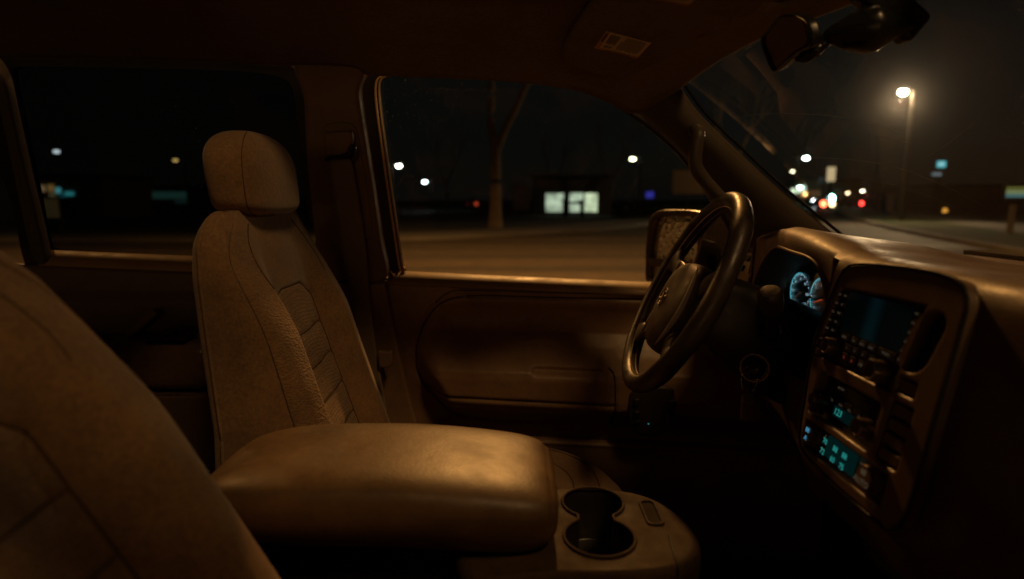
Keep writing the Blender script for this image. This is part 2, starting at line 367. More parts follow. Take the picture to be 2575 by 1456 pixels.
# ------------------------------------------------------------------ front door
DB = 1.5
door = thing('front_door', "driver's door with padded armrest, brown trim and raised window, beside the seat", 'car door', (.35, 1.55, .7))
def vt(u): return 694+(u-1005)*.045
nu, nv = 215, 190
U = np.linspace(975, 2060, nu); rows = []
def sdf_insert(u, v):
    """> 0 inside the inset panel, in pixels (left end is an asymmetric D)"""
    xl = np.interp(v, [743, 750, 775, 820, 880, 930, 985, 1035, 1052, 1080], [1180, 1118, 1086, 1058, 1043, 1048, 1080, 1132, 1180, 1400])
    top = 744+(u-1180)*.021 + 40*np.clip((1180-u)/140, 0, 1)**2.2
    bot = 1052+(u-1180)*.06 - 10*np.clip((1180-u)/140, 0, 1)
    return np.minimum(np.minimum(u-xl, v-top), bot-v)
PV = [740, 752, 775, 830, 862, 884, 900, 912, 930, 980, 1020, 1055, 1075, 1090]
PH = [0, -.008, -.018, -.010, .014, .042, .066, .080, .085, .084, .076, .052, .016, 0]
def hdoor(u, v):
    d = sdf_insert(u, v); vv = v-(u-1180)*.03
    amp = ss(0, 70, d)**.8
    h = np.interp(vv, PV, PH)*np.where(d > 0, amp, 0)
    h += -.007*gau(d, 5)                                   # groove round the inset
    h += -.006*gau(v-(970+(u-1060)*.053), 3.5)*ss(0, 12, d)*(u < 1536)
    h += -.006*gau(u-(1534-(v-900)*.0), 4)*ss(895, 915, v)*ss(1080, 1060, v)*(d > 0)
    h += -.008*ss(1536, 1552, u)*ss(870, 900, v)*ss(1120, 1080, v)
    for k in (-16, -4): h += -.005*gau(v-(738+k+(u-1150)*.024+60*np.clip((1150-u)/110, 0, 1)**2), 3.0)*ss(1010, 1150, u)
    h += .020*ss(1086+(u-1150)*.05, 1092+(u-1150)*.05, v)*ss(1118, 1136, u)
    h += .004*gau(v-(1094+(u-1150)*.05), 4)*ss(1118, 1136, u)
    sx = np.maximum(abs(u-1425)-80, 0); h += -.016*gau(np.hypot(sx, (v-(913+(u-1340)*.04))*1.0), 7)
    return h
T = np.linspace(0, 1, nv)
for s in T:
    row = []
    for u in U:
        v = vt(u)+22+s*(1480-vt(u)-22); p = atY(u, v, DB); p.y -= float(hdoor(u, v)); row.append(p)
    rows.append(row)
solid(sheet('door_panel', rows, DOORM, door), .02, 1)
def dpt(u, v, lift=.0006): p = atY(u, v, DB); p.y -= float(hdoor(u, v))+lift; return p
SEAM = surf('panel gap', (.010, .008, .006), .8, .1, 30, spec=.1)
ins = [(2000, 762), (1700, 755), (1400, 749), (1230, 744), (1170, 746), (1120, 757), (1088, 782), (1062, 824), (1047, 875), (1048, 925), (1060, 958), (1090, 996), (1130, 1034), (1170, 1050)]
tube('inset_seam', [dpt(u, v) for u, v in spl(ins, 120)], .0017, SEAM, door, seg=6)
tube('armrest_seam', [dpt(u, v) for u, v in spl([(1062, 966), (1200, 975), (1360, 984), (1534, 995)], 60)], .0015, SEAM, door, seg=6)
tube('armrest_split', [dpt(u, v) for u, v in spl([(1520, 908), (1532, 925), (1535, 990), (1537, 1070)], 50)], .0019, SEAM, door, seg=6)
tube('moulding_seam', [dpt(u, v) for u, v in spl([(1095, 760), (1125, 738), (1170, 730), (1400, 736), (1700, 744), (1900, 750)], 90)], .0013, SEAM, door, seg=6)
tube('pocket_seam', [dpt(u, v) for u, v in spl([(1118, 1098), (1126, 1088), (1150, 1085), (1400, 1098), (1800, 1118)], 80)], .0017, SEAM, door, seg=6)
rows = []
for a in np.linspace(0, 1, 12):
    row = []
    for u in np.linspace(975, 2060, 60):
        b = atY(u, vt(u)+22, DB); ttop = atY(u, vt(u), DB)
        an = a*math.pi/2
        row.append((b.x, DB + .045*(1-math.cos(an)), b.z + (ttop.z-b.z)*math.sin(an)*1.05))
    rows.append(row)
SILL = surf('sill vinyl', (.33, .20, .10), .5, .15, 10, grain=300, bump=.3, bdist=.0008, spec=.4)
solid(sheet('window_sill', rows, SILL, door), .006, 1)
# window frame, seals and pane
fo = [(903, 205), (916, 181), (945, 176), (1100, 180), (1250, 187), (1400, 204), (1465, 218), (1560, 262), (1650, 318), (1735, 392), (1808, 490), (1870, 585), (1960, 745), (1500, 735), (1020, 712), (978, 708), (950, 560), (925, 400), (906, 270)]
fi = [(951, 205), (962, 192), (985, 189), (1100, 190), (1250, 198), (1400, 213), (1455, 226), (1545, 268), (1632, 326), (1712, 398), (1780, 492), (1835, 580), (1870, 690), (1860, 716), (1620, 716), (1300, 703), (1030, 692), (1014, 686), (995, 560), (972, 400), (956, 270)]
plate('window_frame', pl2(fo, -.05, 160), [pl2(fi, -.05, 160)], .03, .006, FR(-.05), RUBBER, door)
for du, w in ((-3, .0026), (6, .0020)):
    q = spl([side(u+du, v, -.046) for u, v in [(972, 190), (955, 197), (948, 215), (949, 260), (962, 360), (985, 520), (1010, 688)]], 60)
    tube('window_seal', q, w, SEAL, door, seg=8)
plate('window_pane', pl2([(u+(CX-u)*-.01, v) for u, v in fi], -.065, 120), [], .004, .0005, FR(-.065), GLASS, door)
MB().tube([side(1008, 690, -.03), side(1018, 676, -.04), side(1013, 672, -.046)], .004, seg=8).build('seal_corner', SEAL, door, smooth=True)
# pull cup behind the armrest, switch panel by the dash
sp = plate('switch_panel', [tuple(q) for q in spl([y2(u, v, 1.42) for u, v in [(1580, 1000), (1592, 982), (1620, 972), (1690, 975), (1698, 1000), (1695, 1050), (1680, 1085), (1640, 1098), (1600, 1090), (1582, 1060)]], 60, True)], [], .06, .008, FY(1.42), surf('switch panel plastic', (.05, .033, .022), .5, .15, 20), door)
for u, v, w, h in [(1602, 1012, .016, .018), (1602, 1042, .015, .016), (1604, 1062, .014, .010), (1690, 1020, .022, .026)]:
    p = atY(u, v, 1.415)
    plate('switch_button', [(p.x+a, p.z-1.2+b) for a, b in rrect(-w/2, w/2, -h/2, h/2, .004)], [], .012, .0025, FY(1.412), BUTTON, sp)
p = atY(1631, 1066, 1.416); MB().lathe(p, (0, -1, 0), [(.0014, 0), (.0010, .001)], 10).build('indicator_lamp', glow('teal dot', (.05, .55, .6), .6), sp)
# outside mirror
mp = Vector((.475, 1.72, 1.29)); mn = Vector((-.94, -.33, .03)).normalized()
m2 = (Vector((0, 0, 1)) - mn*mn.z).normalized(); m1 = m2.cross(mn).normalized()
def mir(u, v): p = onp(u, v, mp, mn)-mp; return (p.dot(m1), p.dot(m2))
MFR = (mp, m1, m2, mn)
mo = [tuple(q) for q in spl([mir(u, v) for u, v in [(1621, 600), (1628, 550), (1650, 529), (1700, 526), (1752, 530), (1766, 545), (1766, 620), (1760, 700), (1700, 722), (1640, 713), (1622, 702), (1618, 650)]], 80, True)]
mi = [tuple(q) for q in spl([mir(u, v) for u, v in [(1636, 600), (1644, 562), (1654, 547), (1690, 543), (1738, 546), (1748, 560), (1745, 650), (1738, 660), (1690, 658), (1636, 652)]], 60, True)]
ml = [tuple(q) for q in spl([mir(u, v) for u, v in [(1632, 668), (1640, 662), (1690, 668), (1738, 674), (1742, 690), (1730, 706), (1690, 709), (1640, 702), (1630, 695)]], 60, True)]
MH = surf('mirror housing paint', (.05, .032, .02), .3, .1, 20, spec=.5)
hs = plate('side_mirror', mo, [mi, ml], .10, .016, MFR, [MH], door)
plate('mirror_back', [(a*.97, b*.97) for a, b in mo], [], .03, .01, (mp-mn*.06, m1, m2, mn), MH, hs)
MG, n_, out_ = nt('wet mirror painted reflection')
g_ = N(n_, 'ShaderNodeBsdfPrincipled', Metallic=1.0); g_.inputs['Base Color'].default_value = (.78, .76, .72, 1)
tc_ = N(n_, 'ShaderNodeTexCoord'); v_ = N(n_, 'ShaderNodeTexVoronoi', Scale=75, feature='SMOOTH_F1'); n_.links.new(tc_.outputs['Object'], v_.inputs['Vector'])
b_ = N(n_, 'ShaderNodeBump', Strength=.9, Distance=.004); n_.links.new(v_.outputs[0], b_.inputs['Height']); n_.links.new(b_.outputs[0], g_.inputs['Normal'])
r_ = N(n_, 'ShaderNodeMapRange'); r_.inputs[1].default_value = .1; r_.inputs[2].default_value = .5; r_.inputs[3].default_value = .12; r_.inputs[4].default_value = .45; n_.links.new(v_.outputs[0], r_.inputs[0]); n_.links.new(r_.outputs[0], g_.inputs['Roughness'])
d_ = N(n_, 'ShaderNodeBsdfDiffuse', Color=(.42, .30, .18, 1)); x_ = N(n_, 'ShaderNodeMixShader')  # brown diffuse mottling stands in for a warm reflection of the street
f_ = N(n_, 'ShaderNodeTexNoise', Scale=28, Detail=4); n_.links.new(tc_.outputs['Object'], f_.inputs['Vector']); y_ = N(n_, 'ShaderNodeMapRange'); y_.inputs[1].default_value = .35; y_.inputs[2].default_value = .7; y_.inputs[3].default_value = .05; y_.inputs[4].default_value = .6
n_.links.new(f_.outputs[0], y_.inputs[0]); n_.links.new(y_.outputs[0], x_.inputs[0]); n_.links.new(g_.outputs[0], x_.inputs[1]); n_.links.new(d_.outputs[0], x_.inputs[2]); n_.links.new(x_.outputs[0], out_.inputs[0])
for nm, lp in (('mirror_glass', mi), ('convex_mirror_glass', ml)): plate(nm, lp, [], .006, .0005, (mp-mn*.018, m1, m2, mn), MG, hs)
ar = MB().box(mp+Vector((.06, -.13, -.08)), (.09, .26, .07)).build('mirror_arm', MH, hs, .02)
pf = [tuple(q) for q in [(1790, 590), (1812, 600), (1812, 735), (1780, 735), (1780, 660)]]
plate('mirror_bracket', [y2(u, v, 1.60) for u, v in [(1768, 600), (1815, 612), (1822, 740), (1740, 740), (1750, 660)]], [[y2(u, v, 1.60) for u, v in [(1782, 642), (1800, 642), (1804, 730), (1776, 730)]]], .02, .004, FY(1.60), MH, hs)

# ------------------------------------------------------------------ rear door
rdoor = thing('rear_door', 'rear door behind the driver seat with its own armrest and dark window', 'car door', (-.95, 1.55, .7))
ro = [(-120, 122), (300, 128), (600, 136), (700, 148), (748, 175), (768, 235), (778, 330), (800, 560), (822, 700), (500, 690), (100, 672), (60, 664), (20, 500), (-60, 300), (-160, 180)]
ri = [(14, 190), (30, 166), (70, 160), (300, 163), (560, 170), (660, 178), (712, 190), (738, 212), (748, 250), (752, 320), (772, 500), (792, 668), (500, 660), (130, 640), (108, 632), (80, 500), (45, 340)]
plate('window_frame', pl2(ro, -.05, 160), [pl2(ri, -.05, 160)], .03, .006, FR(-.05), RUBBER, rdoor)
plate('window_pane', pl2(ri, -.065, 120), [], .004, .0005, FR(-.065), GLASSD, rdoor)
rows = []
for a in np.linspace(0, 1, 12):
    row = []
    for u in np.linspace(100, 960, 50):
        v0 = 640+(u-105)*.042; b = atY(u, v0+28, DB); t = atY(u, v0, DB); an = a*math.pi/2
        row.append((b.x, DB+.045*(1-math.cos(an)), b.z+(t.z-b.z)*math.sin(an)*1.05))
    rows.append(row)
solid(sheet('window_sill', rows, SILL, rdoor), .006, 1)
rows = []
for v in np.linspace(0, 1, 70):
    row = []
    for u in np.linspace(-150, 960, 90):
        v0 = 668+(u-105)*.042; vv = v0+v*(1480-v0); p = atY(u, vv, DB)
        p.y -= .012*float(ss(735, 750, vv)) + .015*float(ss(1060, 1075, vv)); row.append(p)
    rows.append(row)
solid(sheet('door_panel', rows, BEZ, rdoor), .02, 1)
ARM = surf('rear armrest vinyl', (.20, .12, .065), .32, .2, 20, grain=150, bump=.5, bdist=.0015, spec=.5)
def armbar(x0, x1, name, mat, par, zs=(1.10, .995)):
    rows = []
    for x in np.linspace(x0, x1, 12):
        e = .004
        rows.append([(x, 1.50-d, z) for d, z in [(0, zs[0]+.015), (.06, zs[0]+.012), (.095, zs[0]+.006), (.112, zs[0]-.008), (.118, zs[0]-.03), (.118, zs[1]+.02), (.110, zs[1]), (.09, zs[1]-.006), (0, zs[1]-.006)]])
    return sheet(name, rows, mat, par, caps=True)
a1 = armbar(-1.25, -.728, 'armrest', ARM, rdoor); a1.modifiers.new('ss', 'SUBSURF').render_levels = 2; a1.modifiers['ss'].levels = 1
a2 = armbar(-.722, -.66, 'armrest_end_cap', ARM, rdoor)
bev(MB().box((-.94, 1.45, .885), (.58, .14, .20)).build('door_pocket', BEZ, rdoor), .012)
MB().box((-.94, 1.386, .982), (.50, .004, .003)).build('pocket_trim', STEEL, rdoor)
p = atY(428, 842, 1.42); sw = MB().box(p+Vector((0, 0, -.006)), (.10, .05, .01)).build('switch_plate', BLACK, rdoor, .003)
MB().box(p+Vector((0, 0, .006)), (.026, .03, .016)).build('window_switch', GLOSSB, sw, .004)
MB().box(atY(360, 812, 1.47), (.02, .03, .10), Matrix.Rotation(R(52), 3, 'Y')).build('pull_strap', TRIM, rdoor, .004)
MB().box(atY(430, 1073, 1.42), (.10, .02, .014)).build('lower_trim', TRIM, rdoor, .004)

# ------------------------------------------------------------------ seats
def backrest_geo(yc):
    nf, nb, nz = 150, 34, 150
    zb, zt = .80, 1.432
    s = 1-(1-np.linspace(0, 1, nz))**1.35
    V, tt, zz = [], [], []
    th = np.linspace(-math.pi/2, math.pi/2, nf); tf = .55*np.sin(th)+.45*th/(math.pi/2)
    tb = np.sin(np.linspace(math.pi/2, -math.pi/2, nb+2)[1:-1])
    for si in s:
        z = zb+si*(zt-zb)
        w = np.interp(z, [.8, .95, 1.1, 1.25, 1.33, 1.38, 1.432], [.232, .231, .229, .224, .219, .211, .185])
        fz = (1-si**14)**(1/3.2) if si < 1 else 0
        wz = w*(1-.16*si**22)
        xb = np.interp(z, [.8, 1.09, 1.25, 1.393, 1.432], [-.452, -.442, -.455, -.468, -.470])
        xm = np.interp(z, [.8, .935, 1.09, 1.252, 1.368, 1.432], [-.250, -.262, -.312, -.362, -.393, -.412])
        for t in tf:
            a = abs(t); zi = ss(1.31, 1.27, z)
            bol = ss(.36, .64, a)*(.040*ss(1.40, 1.22, z)+.004) - .004*zi*ss(.42, .32, a)
            xf = xm-.036+bol
            # quilting of the insert, and seams
            if a < .42:
                for zq in (1.205, 1.142, 1.078, 1.015, .95): xf -= .0042*gau(z-zq-.010*t, .0030)*ss(.41, .37, a)*ss(1.30, 1.28, z)
                xf += .003*ss(.38, 0, a)
            zr = 1.292-.030*max(0, (a-.15)/.24)**2.2
            xf -= .0075*gau(a-.395, .014)*ss(1.285, 1.26, z) + .004*gau(z-zr, .003)*ss(.41, .37, a)
            r = max(1-a**7, 0)**(1/2.6)
            x = xb+(xf-xb)*r
            x -= .0045*gau(a-(.90-.10*ss(1.35, 1.42, z)), .011)
            xmid = xb+.4*(xm-xb)
            V.append((xmid+(x-xmid)*(.25+.75*fz) if fz < 1 else x, yc+t*wz, z)); tt.append(t); zz.append(z)
        for t in tb:
            x = xb-.030*(1-abs(t)**5)**.3
            xmid = xb+.4*(xm-xb)
            V.append((xmid+(x-xmid)*(.25+.75*fz), yc+t*wz, z)); tt.append(2); zz.append(z)
    nc = nf+nb; fs = gridf(nz, nc, True); fs.append(tuple((nz-1)*nc+j for j in range(nc)))
    return V, fs, np.array(tt), np.array(zz)
def split_faces(V, fs, key):
    out = {}
    for f in fs: out.setdefault(key(f), []).append(f)
    res = {}
    for k, ff in out.items():
        ids = sorted({i for f in ff for i in f}); mp_ = {i: n for n, i in enumerate(ids)}
        res[k] = ([V[i] for i in ids], [tuple(mp_[i] for i in f) for f in ff])
    return res
def make_seat(yc, label):
    root = thing('car_seat', label, 'seat', (-.15, yc, .5))
    V, fs, tt, zz = backrest_geo(yc)
    def key(f):
        if len(f) > 4: return 0
        t = np.mean([abs(tt[i]) for i in f]); z = np.mean([zz[i] for i in f])
        zr = 1.292-.030*max(0, (t-.15)/.24)**2.2; sg = np.mean([tt[i] for i in f])
        if t < .395 and z < zr: return 1
        if -.90 < sg < -.60 and z < 1.40: return 2
        return 0
    g = split_faces(V, fs, key)
    for k, nm, mt in ((0, 'backrest', SUEDE), (1, 'backrest_insert', RIB), (2, 'backrest_bolster', CRINKLE)):
        o = obj(nm, g[k][0], g[k][1], mt, root)
    THREAD = bpy.data.materials.get('seat seam') or surf('seat seam', (.095, .056, .028), .9, .2, 60, spec=.1)
    nzb, nfb = 150, 150; ncb = 184; tfr = tt[:nfb]; zr_ = np.array([V[i*ncb][2] for i in range(nzb)])
    def bp_(t, z):
        i = min(max(int(np.searchsorted(zr_, z)), 1), nzb-1); j = min(max(int(np.searchsorted(tfr, t)), 1), nfb-1)
        a = (z-zr_[i-1])/(zr_[i]-zr_[i-1]); b = (t-tfr[j-1])/(tfr[j]-tfr[j-1]); g4 = [Vector(V[r*ncb+c]) for r in (i-1, i) for c in (j-1, j)]
        return g4[0].lerp(g4[1], b).lerp(g4[2].lerp(g4[3], b), a) + Vector((.0006, 0, 0))
    zr2 = lambda t: 1.292-.030*max(0, (abs(t)-.15)/.24)**2.2
    for s in (-1, 1):
        tube('seam', [bp_(s*(.90-.10*float(ss(1.35, 1.42, z))), z)+Vector((0, s*.0006, 0)) for z in np.linspace(.82, 1.415, 120)], .0009, THREAD, root, seg=5)
        tube('seam', [bp_(s*.395, z) for z in np.linspace(.82, zr2(.395), 90)], .0011, THREAD, root, seg=5)
        tube('seam', [bp_(s*(.64-.13*((1.345-z)/.075)**2), z) for z in np.linspace(1.305, 1.41, 40)], .0009, THREAD, root, seg=5)
    tube('seam', [bp_(t, zr2(t)) for t in np.linspace(-.395, .395, 50)], .0012, THREAD, root, seg=5)
    for zq in (1.205, 1.142, 1.078, 1.015): tube('seam', [bp_(t, zq+.010*t) for t in np.linspace(-.385, .385, 40)], .0010, THREAD, root, seg=5)
    # headrest
    nz, nl = 70, 110; hv = []
    for i in range(nz):
        s = -1+2*i/(nz-1); si = math.sin(s*math.pi/2)
        z = 1.502+.0745*si
        a = (1-abs(si)**(2.5 if si > 0 else 9.0))**(1/2.1) if abs(si) < 1 else 0
        for j in range(nl):
            an = 2*math.pi*j/nl; c, q = math.cos(an), math.sin(an)
            x = math.copysign(abs(c)**.62, c); y = math.copysign(abs(q)**.72, q)
            px = x*(.055 if x > 0 else .042)*(a**.7); py = y*.131*a*(1-.05*ss(0, -1, si))
            g_ = .0012*gau(abs(y)-.86, .03)*(x < 0) + .0018*gau(x+.72, .05)
            hv.append((-.470+px-g_*c-(z-1.504)*.10, yc+py-g_*q*.6, z-.007))
    hf = gridf(nz, nl, True); hr = obj('headrest', hv, hf, SUEDE, root); hj = lambda i: 89.5+5.5*(i/69)**1.5
    tube('seam', [Vector(hv[i*nl+int(hj(i))]).lerp(Vector(hv[i*nl+int(hj(i))+1]), hj(i) % 1)+Vector((.0004, -.0004, 0)) for i in range(4, 67)], .0008, THREAD, hr, seg=5)
    for s in (-1, 1): tube('headrest_post', [(-.455, yc+s*.06, 1.40), (-.452, yc+s*.06, 1.46)], .006, STEEL, root, seg=10)
    # piping along the rear edge of the backrest
    pp = [(np.interp(z, [.8, 1.09, 1.25, 1.393, 1.42], [-.453, -.443, -.456, -.468, -.47]), yc-.002-np.interp(z, [.8, .95, 1.1, 1.25, 1.33, 1.38, 1.415], [.232, .231, .229, .224, .219, .209, .175]), z) for z in np.linspace(.82, 1.415, 60)]
    tube('piping', pp, .0022, SUEDE, root, seg=8)
    pp = [(p[0], 2*yc-p[1], p[2]) for p in pp]; tube('piping', pp, .0022, SUEDE, root, seg=8)
    # cushion
    nr, na = 46, 120; cv = []
    def cush(rr, an):
        c, q = math.cos(an), math.sin(an); n = 2.9
        k = (abs(c)**n+abs(q)**n)**(-1/n)
        return c*k*rr, q*k*rr
    for i in range(nr):
        rr = i/(nr-1)
        for j in range(na):
            a, b = cush(min(rr/.86, 1), 2*math.pi*j/na)
            z = .905-.02*a
            if rr < .86:
                R_ = rr/.86; z -= .05*R_**7; z += .016*gau(R_-.80, .12) - .004*gau(R_-.62, .012) - .004*gau(R_-.78, .010)*(a > -.2)
                z -= .003*gau(abs(b)-.5, .02)*ss(.62, .55, R_)
                sc = 1
            else:
                q = (rr-.86)/.14; z -= .05+.15*q; sc = 1+.015*math.sin(q*math.pi)
            cv.append((-.075+.318*a*sc, yc+.232*b*sc, z))
    cu_ = obj('cushion', cv, gridf(nr, na, True)+[tuple(range(na))[::-1]], SUEDE, root)
    for ir in (24, 30): tube('seam', [Vector(cv[ir*na+j])+Vector((0, 0, .0008)) for j in range(na)], .0013, THREAD, cu_, seg=5, closed=True)
    MB().box((-.1, yc, .62), (.5, .40, .22)).build('seat_base', CARPET, root, .02)
    return root
seat = make_seat(1.097, 'brown suede driver seat facing the steering wheel, headrest fully in view')
seat2 = bpy.data.objects.new('car_seat', None); COL.objects.link(seat2); seat2.empty_display_size = .05
seat2.location = (-.048, .357, .518)
tag(seat2, 'brown passenger seat nearest the camera, only its backrest edge in view, out of focus', 'seat')
for ch in seat.children:
    c = ch.copy(); COL.objects.link(c); c.parent = seat2
    for gc in ch.children:
        d = gc.copy(); COL.objects.link(d); d.parent = c
    if c.name.split('.')[0] not in ('cushion', 'seat_base'):             # this seat is reclined a little further
        pv = Vector((-.25, 0, .42)); c.rotation_euler = (0, -R(13), 0); c.location = pv - Matrix.Rotation(-R(13), 3, 'Y') @ pv
for o in (seat, seat2): o['group'] = 'front seats of the car'

# ------------------------------------------------------------------ seat belt
belt = thing('seat_belt', 'brown seat belt hanging down the door pillar beside the driver seat', 'seat belt', side(850, 400, .05))
bl = [(828, 402), (842, 520), (862, 640), (884, 770), (912, 900), (945, 1040)]; br = [(884, 400), (905, 520), (922, 640), (932, 770), (948, 890), (975, 1040)]
def bpos(u, v): return side(u, v, .06) if v < 700 else Vector((side(u, 700, .06).x + (atY(u, v, 1.44).x-atY(u, 700, 1.44).x), 1.44, atY(u, v, 1.44).z)) if v < 700 else atY(u, v, 1.42+.0*v)
L3 = spl([side(u, v, .062) if v < 600 else atY(u, v, 1.425) for u, v in bl], 50); R3 = spl([side(u, v, .062) if v < 600 else atY(u, v, 1.425) for u, v in br], 50)
solid(sheet('webbing', [[Vector(a).lerp(Vector(b), t) for t in np.linspace(0, 1, 6)] for a, b in zip(L3, R3)], WEB, belt), .0016, 0)
plate('shoulder_anchor', pl2([(815, 345), (822, 334), (876, 330), (886, 340), (886, 362), (876, 374), (872, 386), (850, 394), (826, 396), (816, 380)], .06), [], .022, .006, FR(.062), TRIM, belt)
q = spl([side(u, v, .066) for u, v in [(818, 402), (835, 396), (862, 394), (880, 384), (886, 366), (891, 372), (890, 392), (882, 402)]], 40)
tube('guide_loop', q, .0048, GLOSSB, belt, seg=8)
bk = plate('belt_guide', [y2(u, v, 1.41) for u, v in [(950, 884), (984, 884), (988, 900), (984, 920), (972, 926), (952, 922)]], [], .016, .004, FY(1.41), TRIM, belt)
plate('tongue', [y2(u, v, 1.38) for u, v in [(956, 924), (966, 922), (975, 954), (966, 958)]], [], .008, .002, FY(1.38), CHROME, belt)

# ------------------------------------------------------------------ steering wheel and column
WC = Vector((.313, 1.09, 1.28)); WT = R(27)
WU = Vector((math.sin(WT), 0, math.cos(WT))); WN = Vector((-math.cos(WT), 0, math.sin(WT))); WS = Vector((0, 1, 0))
_y = Matrix.Rotation(-R(3.2), 3, WU); WN = _y @ WN; WS = _y @ WS
wheel = thing('steering_wheel', 'leather wrapped steering wheel with stitched rim in front of the driver seat', 'steering wheel', WC)
def wp(a, b, h=0): return WC + WS*a + WU*b + WN*h
NR, NS = 160, 22; v = []
for i in range(NR):
    an = 2*math.pi*i/NR; ca_, sa_ = math.cos(an), math.sin(an)
    for j in range(NS):
        t = 2*math.pi*j/NS
        r = .0158 + .0022*max(0, math.cos(4*an+math.pi))**4*.6
        dent = .0012*gau(((t-math.pi+math.pi) % (2*math.pi))-math.pi, .16)
        rr = .188 + (r-dent)*math.cos(t); v.append(wp(rr*ca_, rr*sa_, (r*1.08-dent)*math.sin(t)))
f = [(i*NS+j, i*NS+(j+1) % NS, ((i+1) % NR)*NS+(j+1) % NS, ((i+1) % NR)*NS+j) for i in range(NR) for j in range(NS)]
rim = fix(obj('rim', v, f, WHEELM, wheel))
sb = MB()
for i in range(210):
    an = 2*math.pi*i/210
    for s in (-1, 1):
        c = wp(.1727*math.cos(an), .1727*math.sin(an), s*.0052+.002)
        t_ = WS*(-math.sin(an))+WU*math.cos(an)
        sb.tube([c-t_*.0017+WN*s*.0006, c+t_*.0017-WN*s*.0006], .0012, seg=5)
sb.build('stitching', surf('stitch thread', (.42, .29, .15), .6, .1, 30), rim, smooth=True)
def spoke(a0, b0, a1, b1, w0, w1, h0=-.012, h1=0.0):
    mb = MB(); p0, p1 = wp(a0, b0, h0), wp(a1, b1, h1); d = (p1-p0).normalized(); s_ = WN.cross(d).normalized(); rows = []
    for t in np.linspace(0, 1, 14):
        c = p0.lerp(p1, t); w = w0+(w1-w0)*t + .022*max(0, t-.72)**1.2*6; rows.append([c+s_*(w*math.cos(q))+WN*(.010*math.sin(q)) for q in np.linspace(0, 2*math.pi, 17)[:-1]])
    return rows
for a0, b0, a1, b1 in ((.06, .02, .172, .055), (-.06, .02, -.172, .055), (.045, -.07, .135, -.122), (-.045, -.07, -.135, -.122)):
    sheet('spoke', spoke(a0, b0, a1, b1, .026, .016), WHEELM, wheel, wrap=True, caps=True)
# airbag cover: domed rounded trapezoid
hub_o = spl([(-.075, .040), (-.05, .056), (0, .061), (.05, .056), (.075, .040), (.088, .0), (.082, -.05), (.055, -.098), (.03, -.116), (0, -.120), (-.03, -.116), (-.055, -.098), (-.082, -.05), (-.088, 0)], 96, True)
rows = []
for rr, h in [(1.0, -.055), (1.0, -.012), (.985, -.002), (.95, .006), (.88, .012), (.75, .018), (.55, .022), (.3, .024), (.02, .025)]:
    rows.append([wp(p[0]*rr, (p[1]+.03)*rr-.03, h) for p in hub_o])
hub = fix(sheet('airbag_cover', rows, HUBM, wheel, wrap=True, caps=True))
for s in (-1, 1):
    tube('hub_trim', [wp(s*.066*1+s*.014*math.sin(q*math.pi), .052-.155*q, .013-.006*math.sin(q*math.pi)) for q in np.linspace(0, 1, 24)], lambda t: .0012+.005*math.sin(math.pi*t), STEEL if 0 else surf('grey hub trim', (.16, .125, .12), .4, .1, 30), wheel, seg=10)
e = MB(); ec = (0.0, -.022)
e.tube([wp(ec[0]+.0165*math.cos(a), ec[1]+.0165*math.sin(a), .0262) for a in np.linspace(0, 2*math.pi, 40)[:-1]], .0011, seg=6, closed=True)
e.tube([wp(ec[0]+.0118*math.cos(a), ec[1]+.0118*math.sin(a), .0262) for a in np.linspace(0, 2*math.pi, 32)[:-1]], .0007, seg=6, closed=True)
for x0, y0, x1, y1 in ((-.008, .007, -.004, -.007), (-.004, -.007, 0, .004), (0, .004, .004, -.007), (.004, -.007, .008, .007), (-.004, .009, .004, .009)):
    e.tube([wp(ec[0]+x0, ec[1]+y0, .0262), wp(ec[0]+x1, ec[1]+y1, .0262)], .0009, seg=6)
e.build('emblem', surf('emblem chrome', (.55, .47, .36), .25, .1, 30, metal=1), hub, smooth=True)

COLM = surf('column plastic', (.028, .021, .016), .5, .15, 20, grain=450, bump=.2, bdist=.0005, spec=.45)
colm = thing('steering_column', 'dark steering column shroud behind the wheel with a shift lever and ignition lock', 'steering column', (.42, 1.09, 1.2))
CD = Vector((math.cos(R(20)), 0, -math.sin(R(20)))); CU = Vector((math.sin(R(20)), 0, math.cos(R(20))))
def colp(t, a, b): return Vector((.345, 1.09, 1.262)) + CD*t + Vector((0, a, 0)) + CU*b
rows = []
for t, sx, sy, dz in [(0, .050, .050, 0), (.01, .060, .062, 0), (.05, .066, .070, -.004), (.10, .070, .082, -.016), (.16, .072, .092, -.028), (.24, .070, .094, -.034), (.34, .062, .088, -.034)]:
    row = []
    for k in range(40):
        an = 2*math.pi*k/40; c, s_ = math.cos(an), math.sin(an)
        row.append(colp(t, math.copysign(abs(c)**.5, c)*sx, math.copysign(abs(s_)**.55, s_)*sy+dz))
    rows.append(row)
shr = fix(sheet('shroud', rows, COLM, colm, wrap=True, caps=True))
lv = spl([(.455, 1.04, 1.205), (.445, 1.00, 1.225), (.425, .965, 1.262), (.417, .950, 1.285)], 24)
st = tube('shift_lever', lv, lambda t: .0135-.003*t, BLACK, colm, seg=14)
kd = (Vector((.417, .95, 1.297))-Vector((.440, .975, 1.24))).normalized()
MB().lathe(Vector((.417, .95, 1.294)), kd, [(.010, -.040), (.015, -.034), (.0185, -.020), (.0200, -.002), (.0195, .008), (.016, .0125), (.008, .0138), (.001, .014)], 28).build('lever_knob', WHEELM, st, smooth=True)
IG = Vector((.425, 1.012, 1.158)); ign = Vector((-.55, -.80, .22)).normalized()
MB().lathe(IG, ign, [(.026, -.03), (.026, .0), (.0248, .003), (.0225, .003), (.021, .000), (.021, -.004), (.001, -.004)], 36).build('ignition_lock', surf('lock ring', (.55, .45, .33), .3, .1, 30, metal=.7), colm, smooth=True)
